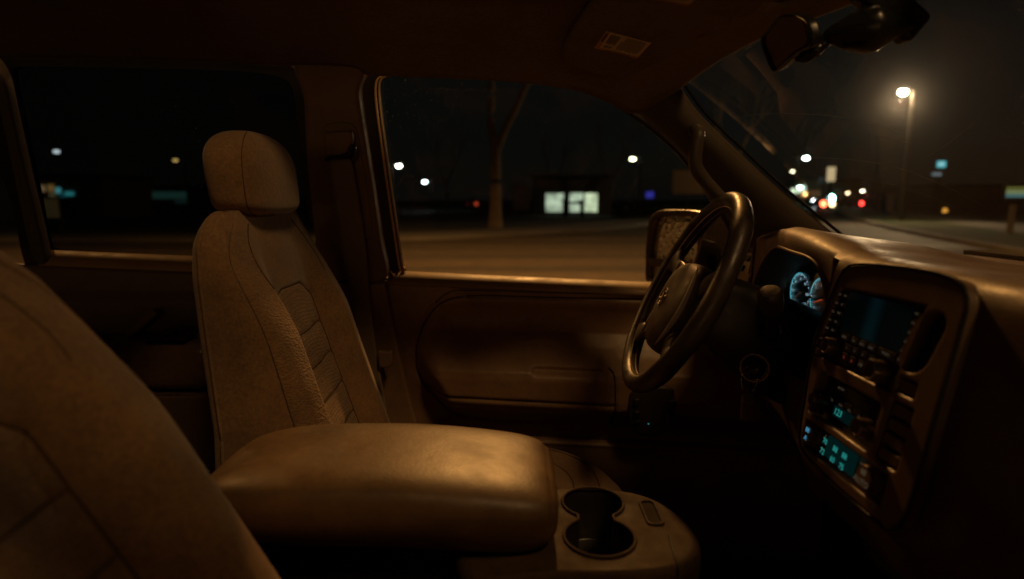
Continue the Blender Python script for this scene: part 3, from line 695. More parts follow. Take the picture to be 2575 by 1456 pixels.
MB().lathe(colp(.11, -.067, -.0), (0, -1, .05), [(.026, -.01), (.026, .004), (.023, .006), (.018, .003), (.001, .003)], 30).build('lever_boot', BLACK, colm, smooth=True)
colp_pts = [colp(.20, -.06, .01), Vector((.52, .98, 1.215)), Vector((.535, .93, 1.195))]
tube('stalk', colp_pts, lambda t: .012-.003*t, BLACK, colm, seg=12)

key = thing('car_key', 'car key in the ignition with a beaded fob hanging from its ring', 'key', IG)
MB().lathe(IG+ign*.006, ign, [(.018, -.008), (.0195, .002), (.0185, .010), (.014, .0155), (.006, .0175), (.001, .018)], 28).build('key_head', GLOSSB, key, smooth=True)
kr = MB(); rc = IG+ign*.018+Vector((-.004, 0, -.020))
kr.tube([rc+Vector((.014*math.cos(a), 0, .024*math.sin(a))) for a in np.linspace(0, 2*math.pi, 28)[:-1]], .0011, seg=6, closed=True, upv=(0, 1, 0)); kr.build('key_ring', CHROME, key, smooth=True)
fob = rc+Vector((-.002, -.002, -.050))
fb = MB().box(fob, (.022, .008, .048)).build('key_fob', surf('fob leather', (.30, .25, .13), .5, .3, 60), key, .004)
bd = MB()
for i in range(46):
    p = fob+Vector((random.uniform(-.0105, .0105), -.0045, random.uniform(-.024, .020))); bd.lathe(p, (0, -1, 0), [(.0013, 0), (.001, .001), (.0001, .0013)], 6)
bd.build('beads', surf('beads', (.5, .42, .2), .2, .4, 200, metal=1), fb, smooth=True)

# ------------------------------------------------------------------ dashboard
dash = thing('dashboard', 'brown dashboard with hooded gauges, radio stack and lit green displays', 'dashboard', (.7, .72, .9))
XL = lambda Y: .470+.060*ss(.93, 1.28, Y)+.05*ss(.50, .28, Y)
def arch(Y): return max(0, 1-abs((Y-1.085)/(.222 if Y < 1.085 else .227))**(8 if Y < 1.085 else 2.8))**(1/2.2)
def prof(Y):
    hd_ = math.exp(-((Y-1.09)/.20)**4)
    zt = 1.372+.026*hd_-.13*ss(1.315, 1.35, Y); ridge = .004*math.exp(-((Y-.86)/.03)**2)
    ed = ss(1.50, 1.34, Y)*ss(-.06, .06, Y)
    xl = XL(Y)
    pts = [(1.15, 1.312), (1.0, 1.322), (.80, 1.338+.4*(zt-1.372)), (.68, zt-.022), (xl+.085, zt-.008+ridge), (xl+.045, zt-.001), (xl+.020, zt-.005), (xl+.006, zt-.014)]
    cc_ = float(ss(.90, .84, Y)); rec = .022 if .598 < Y < .828 else 0
    a = arch(Y) if .863 < Y < 1.312 else 0
    zo = 1.16+(.200)*a*1.0 if a > 0 else None
    if zo:
        zo = min(zo, zt-.018)
        pts += [(xl, zo+.004), (xl+.001, zo), (xl+.012, zo-.004), (.58, zo-.010), (.612, zo-.025), (.618, 1.19), (.58, 1.168), (xl+.03, 1.162), (xl+.002, 1.158), (xl, 1.150)]
    else:
        pts += [*[(xl+rec*(z < 1.328 and (z < 1.3 or Y < .665))-.2*cc_*max(0, zt-.03-z), z) for z in (zt-.03, zt-.045, zt-.06, 1.27, 1.25, 1.22, 1.20, 1.18, 1.165, 1.15)]]
    pts += [(xl+.01-.058*cc_, 1.095), (xl+.03-.05*cc_, 1.02), (xl+.10, .92), (xl+.22, .80), (1.0, .62)]
    return [(x, Y, z) for x, z in pts]
ys = sorted(set(list(np.linspace(1.49, -.04, 60)) + list(np.linspace(1.3115, .8635, 72)) + [.8628, 1.3125, .8632, 1.3118, .8285, .8275, .5975, .5985, .6655, .6645]), reverse=True)
dp = sheet('dash_pad', [prof(y) for y in ys], DASHM, dash)
m = dp.modifiers.new('es', 'EDGE_SPLIT'); m.split_angle = R(50)
q = []
for a in np.linspace(0, 1, 60):
    Y = 1.3110-.4465*a; xl = XL(Y); zt = 1.372+.026*math.exp(-((Y-1.09)/.20)**4); zo = min(1.16+.2*arch(Y), zt-.018); q.append((xl-.0005, Y, zo+.001))
tube('hood_lip', q, .0032, DASHM, dash, seg=8)
# instrument cluster
clu = MB().box((.613, 1.09, 1.262), (.006, .36, .17)).build('instrument_cluster', BLACK, dash)
TEAL = (.10, .62, .72)
GT = glow('gauge teal', TEAL, 1.2); GW = glow('gauge white', (.55, .80, .95), 1.5); GR = glow('gauge red', (1, .12, .03), .9); GA = glow('warning amber', (.9, .45, .02), .5)
GFACE = surf('gauge face', (.010, .016, .018), .4)
def gauge(cy, cz, r, a0, a1, nums, needle, n1, nm=None):
    fr = lambda y, z, x=.600: (Vector((x, y, z)), Vector((0, -1, 0)), Vector((0, 0, 1)), Vector((-1, 0, 0)))
    g = MB().lathe((.606, cy, cz), (-1, 0, 0), [(r*1.06, -.004), (r*1.06, .004), (r*1.01, .006), (r*.99, .001), (.001, .001)], 60).build('gauge', GFACE, clu, smooth=True)
    def pt(an, rr, x=.6020): return Vector((x, cy-rr*math.cos(an), cz+rr*math.sin(an)))
    rg = MB(); rg.tube([pt(a, r*.985) for a in np.linspace(0, 2*math.pi, 70)[:-1]], .0011, seg=6, closed=True); rg.build('gauge_ring', GT, g)
    tk = MB()
    for i in range(n1*5+1):
        an = R(a0+(a1-a0)*i/(n1*5)); big = i % 5 == 0
        p0, p1 = pt(an, r*(.84 if big else .90)), pt(an, r*.95); d = (p1-p0).normalized(); s_ = Vector((1, 0, 0)).cross(d)*(.0011 if big else .0006)
        tk.add([p0-s_, p0+s_, p1+s_, p1-s_], [(0, 1, 2, 3)])
    for i, nmb in enumerate(nums):
        an = R(a0+(a1-a0)*i/(len(nums)-1)); p = pt(an, r*.70); tk.add(*text_vf(nmb, r*.20, fr(p.y, p.z, .6016)))
    tk.build('dial_marks', GW, g)
    an = R(needle); p0, p1 = pt(an+math.pi, r*.12, .600), pt(an, r*.72, .600)
    MB().tube([p0, p1], lambda t: .0012-.0007*t, seg=6).build('needle', nm or GR, g)
    return fr
fr1 = gauge(1.232, 1.256, .043, 220, -40, ['0', '20', '40', '60', '80', '100', '120'], 216, 12, glow('pale needle', (.9, .45, .3), .12))
gauge(1.146, 1.256, .043, 220, -40, ['0', '1', '2', '3', '4', '5', '6'], 200, 6)
gauge(1.07, 1.262, .026, 210, -30, ['E', 'F'], 120, 4)
am = MB()
am.lathe((.602, 1.238, 1.228), (-1, 0, 0), [(.0026, 0), (.002, .0006)], 12); am.lathe((.602, 1.226, 1.226), (-1, 0, 0), [(.002, 0), (.0016, .0006)], 12)
am.build('warning_lamps', GA, clu)
cg = Vector((.590, 1.09, 1.262)); MB().box(cg, (.002, .36, .15)).build('cluster_cover', CLEAR, clu)
# left air vent pod
vr = []
for t in np.linspace(0, 1, 16):
    an = t*math.pi*.62
    vr.append([(.60-.075*math.cos(math.pi/2-an)*1.0 - .0*y, y, 1.262+.085*math.cos(an)-.02*((y-1.37)/.07)**2) for y in np.linspace(1.465, 1.315, 14)])
vent = solid(sheet('side_vent', vr, VENTM, dash), .006, 1)
vm = MB()
for k in range(3):
    an = R(34+17*k); c = Vector((.60-.0765*math.sin(an), 1.385, 1.262+.0865*math.cos(an)))
    vm.box(c, (.014, .075-.008*k, .006), Matrix.Rotation(-(an), 3, 'Y'))
vm.build('vent_slot', RUBBER, vent, .002)
MB().lathe((.575, 1.335, 1.340), (-.3, 0, 1), [(.012, 0), (.012, .004), (.009, .006), (.001, .006)], 20).build('vent_sensor', GLOSSB, vent, smooth=True)

# centre stack, on a tilted plane: a to the right (towards the passenger), b up
SLP = .2; SO = Vector((.460, .72, 1.34)); S1 = Vector((0, -1, 0)); S2 = Vector((SLP, 0, 1)).normalized(); S3 = Vector((-1, 0, SLP)).normalized()
def SF(h=0): return (SO+S3*h, S1, S2, S3)
def sp3(a, b, h=0): return SO + S1*a + S2*b + S3*h
bo = [tuple(q) for q in spl([(-.098, .012), (-.106, -.006), (-.116, -.060), (-.118, -.110), (-.104, -.18), (-.094, -.222), (-.075, -.242), (0, -.250), (.085, -.250), (.120, -.246), (.136, -.22), (.134, -.12), (.131, -.02), (.126, .010), (.105, .026), (.05, .030), (-.04, .026), (-.085, .020)], 140, True)]
h_unit = [(-.095, -.012), (.074, -.006), (.066, -.060), (.058, -.112), (-.112, -.112), (-.106, -.065)]
h_rad = rrect(-.090, .052, -.190, -.130, .006)
h_cl = [(-.088, -.202), (.095, -.198), (.098, -.236), (-.07, -.238), (-.084, -.226)]
h_vent = [(.086+x, -.046+y) for x, y in rrect(-.020, .020, -.036, .036, .0195)]; h_vent = [(x+.004*(y+.046)/.036*2.2, y) for x, y in h_vent]
h_sw = rrect(.066, .098, -.108, -.090, .004); h_bank = rrect(.064, .104, -.190, -.118, .004)
bz = plate('centre_stack', bo, [h_unit, h_rad, h_cl, h_vent, h_sw, h_bank], .05, .0035, SF(.004), BEZ, dash)
plate('stack_backing', [(x*.97, y*.97-.003) for x, y in bo], [], .03, .001, SF(-.012), BLACK, dash)
tube('stack_groove', [sp3(x*1.012, y*1.012+.001, .004) for x, y in bo[::2]], .0022, RUBBER, dash, seg=6, closed=True)
# head unit with screen
hu = plate('head_unit', [(x*.985, y*.985-.0005) for x, y in h_unit], [], .012, .001, SF(-.002), BUTTON, dash)
SCM, n_, out_ = nt('screen painted reflection'); sb_ = N(n_, 'ShaderNodeBsdfPrincipled', Roughness=.12); sb_.inputs['Base Color'].default_value = (.010, .014, .018, 1); sb_.inputs['Emission Color'].default_value = (.02, .22, .28, 1)
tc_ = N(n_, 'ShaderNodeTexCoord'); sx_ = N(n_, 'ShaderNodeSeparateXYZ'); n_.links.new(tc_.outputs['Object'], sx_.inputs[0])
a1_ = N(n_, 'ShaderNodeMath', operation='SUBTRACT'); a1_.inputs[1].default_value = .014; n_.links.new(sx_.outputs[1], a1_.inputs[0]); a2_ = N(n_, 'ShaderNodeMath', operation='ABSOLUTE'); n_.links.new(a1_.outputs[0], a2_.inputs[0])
a3_ = N(n_, 'ShaderNodeMapRange', interpolation_type='SMOOTHSTEP'); a3_.inputs[1].default_value = .024; a3_.inputs[2].default_value = 0; a3_.inputs[3].default_value = .003; a3_.inputs[4].default_value = .022; n_.links.new(a2_.outputs[0], a3_.inputs[0])  # teal emission band painted in place of a reflection on the screen
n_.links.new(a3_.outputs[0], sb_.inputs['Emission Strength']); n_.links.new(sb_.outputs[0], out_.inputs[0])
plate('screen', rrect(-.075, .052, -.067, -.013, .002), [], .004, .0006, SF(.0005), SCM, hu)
LEG = glow('faint button legend', (.60, .45, .28), .10); LEGR = glow('red legend', (.9, .12, .05), .22); LEGT = glow('teal legend', (.05, .62, .55), .5); LEGB = glow('blue legend', (.10, .45, .75), .7)
def buttons(rects, par, hgt=.0015):
    for a, b, w, h in rects:
        plate('button', [(a+x, b+y) for x, y in rrect(-w/2, w/2, -h/2, h/2, .0012, 3)], [], .004, .0006, SF(hgt), BUTTON, par, res=1)
L = MB(); LR = MB()
bt = []
for r in range(5):
    for c in range(2):
        a = -.098-.0018*r+.0145*c; b = -.021-.0125*r
        bt.append((a+.002, b, .0125, .0105)); L.add(*text_vf(random.choice(['AM', 'FM', 'CD', 'DN', 'UP', 'MAP', 'AUX']), .0042, (sp3(a+.002, b, .0020), S1, S2, S3)))
for r in range(6):
    bt.append((.0625-.0012*r, -.018-.0112*r, .011, .0095)); L.add(*text_vf(random.choice(['SET', 'SRC', 'INF', 'EQ', 'ESC']), .0036, (sp3(.0625-.0012*r, -.018-.0112*r, .0020), S1, S2, S3)))
for i, (a, w, t) in enumerate([(-.058, .020, 'SEEK'), (-.036, .017, 'TA'), (-.017, .017, 'DISC'), (.002, .017, 'DISC'), (.031, .034, 'TRACK')]):
    bt.append((a, -.0735, w, .0095)); L.add(*text_vf(t, .0048, (sp3(a, -.0735, .0020), S1, S2, S3)))
for i, (a, w, t) in enumerate([(-.046, .016, '1'), (-.028, .016, '2'), (-.010, .016, '3'), (.008, .016, '4')]):
    bt.append((a, -.0855, w, .0095)); L.add(*text_vf(t, .0048, (sp3(a, -.0855, .0020), S1, S2, S3)))
for i, (a, w, t) in enumerate([(-.046, .016, '5'), (-.028, .016, '6'), (-.008, .018, 'OK')]):
    bt.append((a, -.0985, w, .0105)); (LR if i < 2 else L).add(*text_vf(t, .0062, (sp3(a, -.0985, .0020), S1, S2, S3)))
buttons(bt, hu); L.build('lettering', LEG, hu); LR.build('red_lettering', LEGR, hu)
KN = surf('knob satin', (.12, .085, .06), .28, .1, 30, spec=.6, metal=.4)
def knob(a, b, r, l, par, name='knob'):
    return MB().lathe(sp3(a, b, -.006), S3, [(r*1.02, 0), (r, .004), (r*.94, l-.002), (r*.86, l), (r*.70, l-.0006), (r*.62, l-.0022), (.001, l-.0022)], 30).build(name, KN, par, smooth=True)
knob(-.078, -.0925, .0125, .020, hu); knob(-.100, -.0945, .0095, .016, hu); knob(.030, -.0960, .0145, .022, hu)
# lower radio
ru = plate('radio', rrect(-.084, .050, -.186, -.134, .004), [], .008, .001, SF(-.012), BUTTON, dash)
plate('radio_face', rrect(-.060, .046, -.152, -.136, .002), [], .003, .0006, SF(-.0095), BLACK, ru)
dsp = plate('radio_display', rrect(-.056, .022, -.181, -.1665, .002), [], .003, .0004, SF(-.0102), glow('display dark teal', (.004, .05, .05), .12), ru)
D = MB(); D2 = MB(); D.add(*text_vf('123', .0125, (sp3(-.043, -.1735, -.0096), S1, S2, S3), shear=.1)); D2.add(*text_vf('FM', .0115, (sp3(.001, -.1735, -.0096), S1, S2, S3))); D.build('digit_lettering', LEGT, dsp); D2.build('band_lettering', LEGT, dsp)
knob(-.072, -.168, .0095, .020, ru); knob(.037, -.166, .0125, .022, ru)
L = MB(); bt = []
for i in range(4):
    a = -.046+.021*i; bt.append((a, -.1585, .017, .008)); L.add(*text_vf(random.choice(['SCN', 'TA', 'PTY', 'BAL']), .0045, (sp3(a, -.1585, --.0012), S1, S2, S3)))
buttons(bt, ru, -.0075); L.add(*text_vf('AM FM', .005, (sp3(-.050, -.142, -.0088), S1, S2, S3))); L.build('lettering', LEG, ru)
# climate panel
cl = plate('climate_panel', [(x*.985, (y+.218)*.95-.218) for x, y in h_cl], [], .008, .001, SF(-.004), BUTTON, dash)
lcd = plate('climate_display', rrect(-.036, .030, -.2315, -.2035, .002), [], .003, .0004, SF(-.0018), glow('lcd teal', (.003, .055, .05), .15), cl)
D = MB()
for a, b, t in [(-.026, -.2105, '70'), (-.001, -.2105, '88'), (.020, -.2105, '88'), (-.026, -.2245, '72'), (-.001, -.2245, '60'), (.020, -.2245, '75')]: D.add(*text_vf(t, .0105, (sp3(a, b, .0068), S1, S2, S3)))
D.build('digit_lettering', LEGT, lcd)
def dial(a, b, r, txt, mat, nm):
    d = MB().lathe(sp3(a, b, -.005), S3, [(r*1.1, 0), (r*1.1, .006), (r*1.0, .008), (r*.92, .005), (r*.90, .012), (r*.82, .0145), (.001, .0145)], 36).build(nm, BEZ, cl, smooth=True)
    m_ = MB()
    for i, t in enumerate(txt): m_.add(*text_vf(t, r*.62, (sp3(a, b+r*.36-r*.72*i, .0102), S1, S2, S3)))
    m_.build('dial_legend', mat, d)
dial(-.066, -.217, .0155, ['88', 'A'], LEGB, 'left_dial'); dial(.066, -.216, .0165, ['88', 'AUTO'], LEG, 'right_dial')
L = MB()
for a, b, t, s_ in [(-.044, -.209, '8', .006), (-.044, -.226, 'A', .006), (.040, -.209, 'AC', .005), (.040, -.226, '*', .007)]: L.add(*text_vf(t, s_, (sp3(a, b, -.0034), S1, S2, S3)))
L.build('lettering', LEG, cl)
# stack vent, switches
cv_ = MB()
for k in range(4): cv_.box(sp3(.090-.004+.0025*(1-k), -.022-.0165*k, -.020), (.016, .036, .0014), Matrix.Rotation(R(-18), 3, 'Y'))
cv_.build('air_vent', surf('vane plastic', (.16, .11, .07), .45, .1, 30), dash)
plate('blank_switch', rrect(.068, .096, -.106, -.092, .003), [], .008, .002, SF(.001), BEZ, dash)
for k in range(4): plate('rocker_switch', rrect(.0665, .1015, -.1345-.0178*k, -.1205-.0178*k, .003), [], .008, .002, SF(.001), BEZ, dash)

# ------------------------------------------------------------------ centre console
con = thing('centre_console', 'brown centre console with twin cup holder and padded armrest lid between the seats', 'console', (.0, .73, .5))
CZ = 1.03
co_ = [(-.06, .632), (.06, .622), (.15, .624), (.205, .640), (.232, .675), (.236, .720), (.222, .770), (.195, .806), (.15, .824), (.05, .830), (-.06, .832)]
outer = [tuple(q) for q in spl(co_, 200, True)]
# cup opening: two circles joined by a neck
def cup(ang):
    c, s = math.cos(ang), math.sin(ang); best = 0
    for cx, cy, r in ((.113, .782, .0425), (.110, .696, .0445), (.112, .738, .024)):
        dx, dy = cx-.112, cy-.738; b_ = dx*c+dy*s; d_ = b_*b_-(dx*dx+dy*dy-r*r)
        if d_ >= 0: best = max(best, b_+math.sqrt(d_))
    return best
ca_n = 200; angs = np.linspace(0, 2*math.pi, ca_n, endpoint=False); rad = np.array([cup(a) for a in angs])
for _ in range(3): rad = (np.roll(rad, 1)+2*rad+np.roll(rad, -1))/4
cupl = [(.112+r*math.cos(a), .738+r*math.sin(a)) for a, r in zip(angs, rad)]
slot = [(x+.0, y) for x, y in rrect(.178, .199, .724, .786, .007)]
FZ = (Vector((0, 0, CZ)), Vector((1, 0, 0)), Vector((0, 1, 0)), Vector((0, 0, 1)))
sc_ = lambda g: [(.088+(x-.088)*g, .727+(y-.727)*g) for x, y in outer]
def outr(a, poly):
    c, s = math.cos(a), math.sin(a); best = .1; n = len(poly)
    for k in range(n):
        (x0, y0), (x1, y1) = poly[k], poly[(k+1) % n]; x0 -= .112; x1 -= .112; y0 -= .738; y1 -= .738
        d0, d1 = c*y0-s*x0, c*y1-s*x1
        if d0*d1 <= 0 and d0 != d1:
            t = d0/(d0-d1); r = c*(x0+(x1-x0)*t)+s*(y0+(y1-y0)*t)
            if r > 0: best = r
    return best
pin = sc_(.922); ro_ = [outr(a, pin) for a in angs]
sheet('console_top', [[(.112+(r0+(r1-r0)*t)*math.cos(a), .738+(r0+(r1-r0)*t)*math.sin(a), CZ-.0008) for a, r0, r1 in zip(angs, rad, ro_)] for t in np.linspace(0, 1, 8)], CONS, con, wrap=True)
rows = [[(x, y, CZ-.0008-.014*(1-math.cos(a))) for x, y in sc_(.922+.078*math.sin(a))] for a in np.linspace(0, math.pi/2, 10)]
for h, g in [(-.03, .998), (-.06, .985), (-.16, .97), (-.45, .95)]: rows.append([(x, y, CZ+h) for x, y in sc_(g)])
sheet('console_side', rows, CONS, con, wrap=True)
bev(MB().box((-.24, .755, .81), (.38, .13, .46)).build('console_bin', CARPET, con), .015)
tube('cup_rim', [(x, y, CZ+.0004) for x, y in cupl[::2]], .0022, CONS, con, seg=8, closed=True)
wl = [[(.112+(x-.112)*g, .738+(y-.738)*g, CZ+h) for x, y in cupl] for h, g in [(-.004, .985), (-.02, .96), (-.075, .93), (-.078, .90), (-.078, .02)]]
sheet('cup_well', wl, BLACK, con, wrap=True)
tube('cup_ring', [(.110+.030*math.cos(a), .696+.030*math.sin(a), CZ-.066) for a in np.linspace(R(35), R(145), 20)], .0007, STEEL, con, seg=6)
sl = plate('coin_slot', rrect(.1765, .2005, .7225, .7875, .008), [rrect(.1805, .1965, .7265, .7835, .006)], .004, .0012, (Vector((0, 0, CZ+.002)), Vector((1, 0, 0)), Vector((0, 1, 0)), Vector((0, 0, 1))), CONS, con)
MB().box((.1885, .755, CZ-.0010), (.017, .058, .0012)).build('slot_shade_plate', CARPET, sl)  # flat dark plate, its colour stands in for shade inside the slot
MB().box((.1885, .742, CZ-.0002), (.012, .026, .0012)).build('slot_switch', CARPET, sl, .0005)
tube('console_seam', [(.199, .705, CZ+.0006), (.196, .68, CZ+.0006), (.193, .65, CZ+.0006), (.193, .632, CZ-.004), (.193, .6235, CZ-.02), (.193, .624, CZ-.06)], .0012, RUBBER, con, seg=6)
# armrest lid: rounded loft along X
nx, na = 90, 88; rows = []
for i in range(nx):
    t = -1+2*i/(nx-1); s_ = math.sin(t*math.pi/2); x = -.165+.222*s_
    e = (1-abs(s_)**(3.6 if s_ < 0 else 6.5))**(1/2.4) if abs(s_) < 1 else 0
    hw = .112; zc = 1.088; row = []
    for j in range(na):
        an = 2*math.pi*j/na; c, q = math.cos(an), math.sin(an)
        yy = math.copysign(abs(c)**.42, c)*hw*(e**.5 if s_ < 0 else e**.35); zz_ = math.copysign(abs(q)**(.50 if q > 0 else .7), q)
        zt = (.046 if q > 0 else .056)*(e if s_ < 0 else e**.6)
        z = zc+zz_*zt - .012*(1-(yy/hw)**2)*0 - (.014*ss(.0, 1.0, s_)) 
        pn = .0030*gau(s_-.955, .010)
        un = 1-.16*float(ss(1.10, 1.03, z))
        row.append((x-pn*.5, .735+yy*un*(1-pn*6), z))
    rows.append(row)
arm = sheet('armrest_lid', rows, LEATH, con, wrap=True, caps=True)

# ------------------------------------------------------------------ visors and inside mirror
VISM = surf('visor cloth', (.27, .215, .16), .95, .14, 9, grain=500, bump=.3, bdist=.0006, spec=.1, kind='noise', mott=(120, .10))
def visor(label, p, n, outline, lab, notch=None):
    n = Vector(n).normalized()
    if n.z > 0: n = -n
    p = Vector(p); e1 = Vector((1, 0, 0)); e1 = (e1-n*e1.dot(n)).normalized(); e2 = n.cross(e1)
    fr = (p, e1, e2, n); t2 = lambda u, v: ((onp(u, v, p, n)-p).dot(e1), (onp(u, v, p, n)-p).dot(e2))
    t = thing('sun_visor', label, 'sun visor', p, 'sun visors along the windshield header')
    p = p + n*.008; fr = (p, e1, e2, n)
    plate('visor_panel', [tuple(q) for q in spl([t2(u, v) for u, v in outline], 140, True)], [], .016, .006, fr, VISM, t)
    lb = [t2(u, v) for u, v in lab]
    L0, L1, L3_ = (Vector(lb[0]), Vector(lb[1]), Vector(lb[3]))
    def q(a, b, h): c = L0 + (L1-L0)*a + (L3_-L0)*b; return p + e1*c.x + e2*c.y + n*h
    def quad(mb, a0, a1, b0, b1, h): mb.add([q(a0, b0, h), q(a1, b0, h), q(a1, b1, h), q(a0, b1, h)], [(0, 1, 2, 3)])
    l = MB(); quad(l, 0, 1, 0, 1, .0006); lo = l.build('warning_label', surf('label paper', (.95, .80, .58), .6, .08, 60), t)
    l = MB(); quad(l, 0, .10, 0, 1, .001); quad(l, .1, 1, .90, 1, .001); l.build('label_band', surf('label orange', (.72, .38, .06), .6, .08, 60), lo)
    l = MB(); rr = random.Random(3)
    for k in range(9): quad(l, .14+.024*k, .154+.024*k, .10, .10+.45+.1*rr.random(), .001)
    for k in range(17): quad(l, .42+.030*k, .432+.030*k, .06 if k > 1 else .3, .70+.12*rr.random(), .001)
    for k in range(4): quad(l, .17+.04*k, .185+.04*k, .64+.05*rr.random(), .84, .001)
    quad(l, .15, .33, .74, .76, .001); quad(l, .03, .07, .1, .55, .0014); quad(l, .2, .8, .935, .965, .0014)
    l.build('label_print', surf('label ink', (.06, .04, .03), .6), lo)
    return t
pA, pB, pC = Vector((.30, 1.33, 1.692)), Vector((.13, .97, 1.742)), Vector((.366, 1.05, 1.735))
nV = (pB-pA).cross(pC-pA).normalized()
visor("driver's sun visor with a pale warning label, folded up above the front window", pA, nV,
      [(1414, 146), (1420, 120), (1450, 72), (1500, 0), (1540, -40), (1700, -20), (1800, 20), (1832, 38), (1838, 62), (1822, 82), (1798, 88), (1775, 84), (1756, 92), (1752, 108), (1758, 118), (1740, 138), (1690, 172), (1640, 204), (1615, 207), (1590, 205), (1530, 196), (1440, 168)],
      [(1524, 77), (1638, 107), (1600, 153), (1494, 120)])
pD = pA+Vector((0, -.32, .015))
visor('second sun visor at the top edge of the photo, its label cut off', pD + Vector((0, 0, -.0)), (0.05, .10, -1),
      [(1560, -18), (1600, 6), (1650, 18), (1770, 39), (1850, 47), (1890, 41), (1912, 24), (1920, 0), (1915, -25), (1750, -42), (1560, -35)],
      [(1600, -60), (1775, -25), (1752, 20), (1570, -15)])
rm = thing('rear_view_mirror', 'inside rear view mirror hanging from the top of the windshield', 'mirror', (.47, .80, 1.70))
rp = Vector((.40, .90, 1.66)); rn = Vector((-.97, .04, -.22)).normalized(); r2_ = (Vector((0, 0, 1))-rn*rn.z).normalized(); r1_ = r2_.cross(rn).normalized()
def rmp(u, v): p = onp(u, v, rp, rn)-rp; return (p.dot(r1_), p.dot(r2_))
ol = [(1911, 102), (1922, 82), (1955, 44), (1975, 37), (2002, 38), (2025, 52), (2036, 75), (2041, 105), (2034, 122), (2000, 140), (1962, 172), (1948, 181), (1938, 178), (1922, 142)]
il = [(1917, 104), (1928, 84), (1958, 50), (1976, 44), (1998, 45), (2016, 60), (2024, 82), (2026, 104), (2018, 116), (1994, 130), (1958, 165), (1945, 173), (1930, 140)]
RF = (rp, r1_, r2_, rn)
hs2 = plate('mirror_frame', [tuple(q) for q in spl([rmp(*q) for q in ol], 90, True)], [[tuple(q) for q in spl([rmp(*q) for q in il], 80, True)]], .014, .003, RF, GLOSSB, rm)
gm = surf('inside mirror glass', (.42, .36, .28), .12, .05, 10, metal=.55); plate('mirror_glass', [tuple(q) for q in spl([rmp(*q) for q in il], 80, True)], [], .004, .0005, (rp-rn*.004, r1_, r2_, rn), gm, rm)
def blob(name, path, rads, mat, par, fl=1.0):
    v = []; n = len(path); seg = 20; P = spl(path, 40); rr = np.maximum(spl([(i, r*100) for i, r in enumerate(rads)], 40)[:, 1]/100, .001)
    vv, ff = tube_vf(P, lambda t: float(np.interp(t, np.linspace(0, 1, 40), rr)), seg=seg, flat=fl); return fix(obj(name, vv, ff, mat, par))
blob('mirror_shell', [atY(2000, 150, .88), atY(2030, 140, .87), atY(2052, 126, .86), atY(2066, 116, .86)], [.003, .009, .008, .006], GLOSSB, rm)
blob('mirror_stalk', [atY(2050, 130, .87), atY(2066, 116, .86), atY(2076, 102, .86)], [.009, .007, .010], GLOSSB, rm)
blob('sensor_housing', [atY(2068, 108, .86), atY(2090, 92, .855), atY(2130, 84, .85), atY(2180, 76, .845), atY(2235, 70, .84), atY(2280, 66, .835), atY(2296, 62, .83)], [.006, .018, .026, .031, .031, .018, .004], GLOSSB, rm, .95)
bev(MB().box(atY(2236, 20, .85), (.10, .03, .045), Matrix.Rotation(R(38), 3, 'Y')).build('sensor_cover', GLOSSB, rm), .008)

# ------------------------------------------------------------------ street outside
def prism(name, poly, z0, z1, mat, kind='structure'):
    n = len(poly); v = [(x, y, z0) for x, y in poly]+[(x, y, z1) for x, y in poly]
    f = [tuple(range(n))[::-1], tuple(range(n, 2*n))]+[(i, (i+1) % n, n+(i+1) % n, n+i) for i in range(n)]
    o = obj(name, v, f, mat, smooth=False); bm = bmesh.new(); bm.from_mesh(o.data)
    bmesh.ops.recalc_face_normals(bm, faces=bm.faces); bmesh.ops.triangulate(bm, faces=[q for q in bm.faces if len(q.verts) > 4]); bm.to_mesh(o.data); bm.free()
    return struct(o, kind)
def asphalt():
    m, n, out = nt('asphalt'); L = n.links.new; b = N(n, 'ShaderNodeBsdfPrincipled'); L(b.outputs[0], out.inputs[0]); tc = N(n, 'ShaderNodeTexCoord')
    mp = N(n, 'ShaderNodeMapping'); mp.inputs['Rotation'].default_value = (0, 0, R(-62)); mp.inputs['Scale'].default_value = (.04, .55, 1); L(tc.outputs['Object'], mp.inputs[0])
    s1 = N(n, 'ShaderNodeTexNoise', Scale=.9, Detail=4, Roughness=.6); L(mp.outputs[0], s1.inputs['Vector'])
    r1 = N(n, 'ShaderNodeValToRGB'); r1.color_ramp.elements[0].position = .35; r1.color_ramp.elements[0].color = (.022, .018, .013, 1); r1.color_ramp.elements[1].position = .7; r1.color_ramp.elements[1].color = (.105, .078, .052, 1); L(s1.outputs[0], r1.inputs[0])
    s2 = N(n, 'ShaderNodeTexNoise', Scale=2.2, Detail=6, Roughness=.75); L(tc.outputs['Object'], s2.inputs['Vector'])
    m2 = N(n, 'ShaderNodeMapRange'); m2.inputs[1].default_value = .3; m2.inputs[2].default_value = .7; m2.inputs[3].default_value = .6; m2.inputs[4].default_value = 1.3; L(s2.outputs[0], m2.inputs[0])
    mx = N(n, 'ShaderNodeMix', data_type='RGBA', blend_type='MULTIPLY'); mx.inputs[0].default_value = 1; L(r1.outputs[0], mx.inputs[6]); L(m2.outputs[0], mx.inputs[7]); L(mx.outputs[2], b.inputs['Base Color'])
    m3 = N(n, 'ShaderNodeMapRange'); m3.inputs[1].default_value = .35; m3.inputs[2].default_value = .7; m3.inputs[3].default_value = .85; m3.inputs[4].default_value = .5; L(s1.outputs[0], m3.inputs[0]); L(m3.outputs[0], b.inputs['Roughness'])
    bp = N(n, 'ShaderNodeBump', Strength=.4, Distance=.01); s3 = N(n, 'ShaderNodeTexNoise', Scale=40, Detail=3); L(tc.outputs['Object'], s3.inputs['Vector']); L(s3.outputs[0], bp.inputs['Height']); L(bp.outputs[0], b.inputs['Normal'])
    return m
ASPH = asphalt()
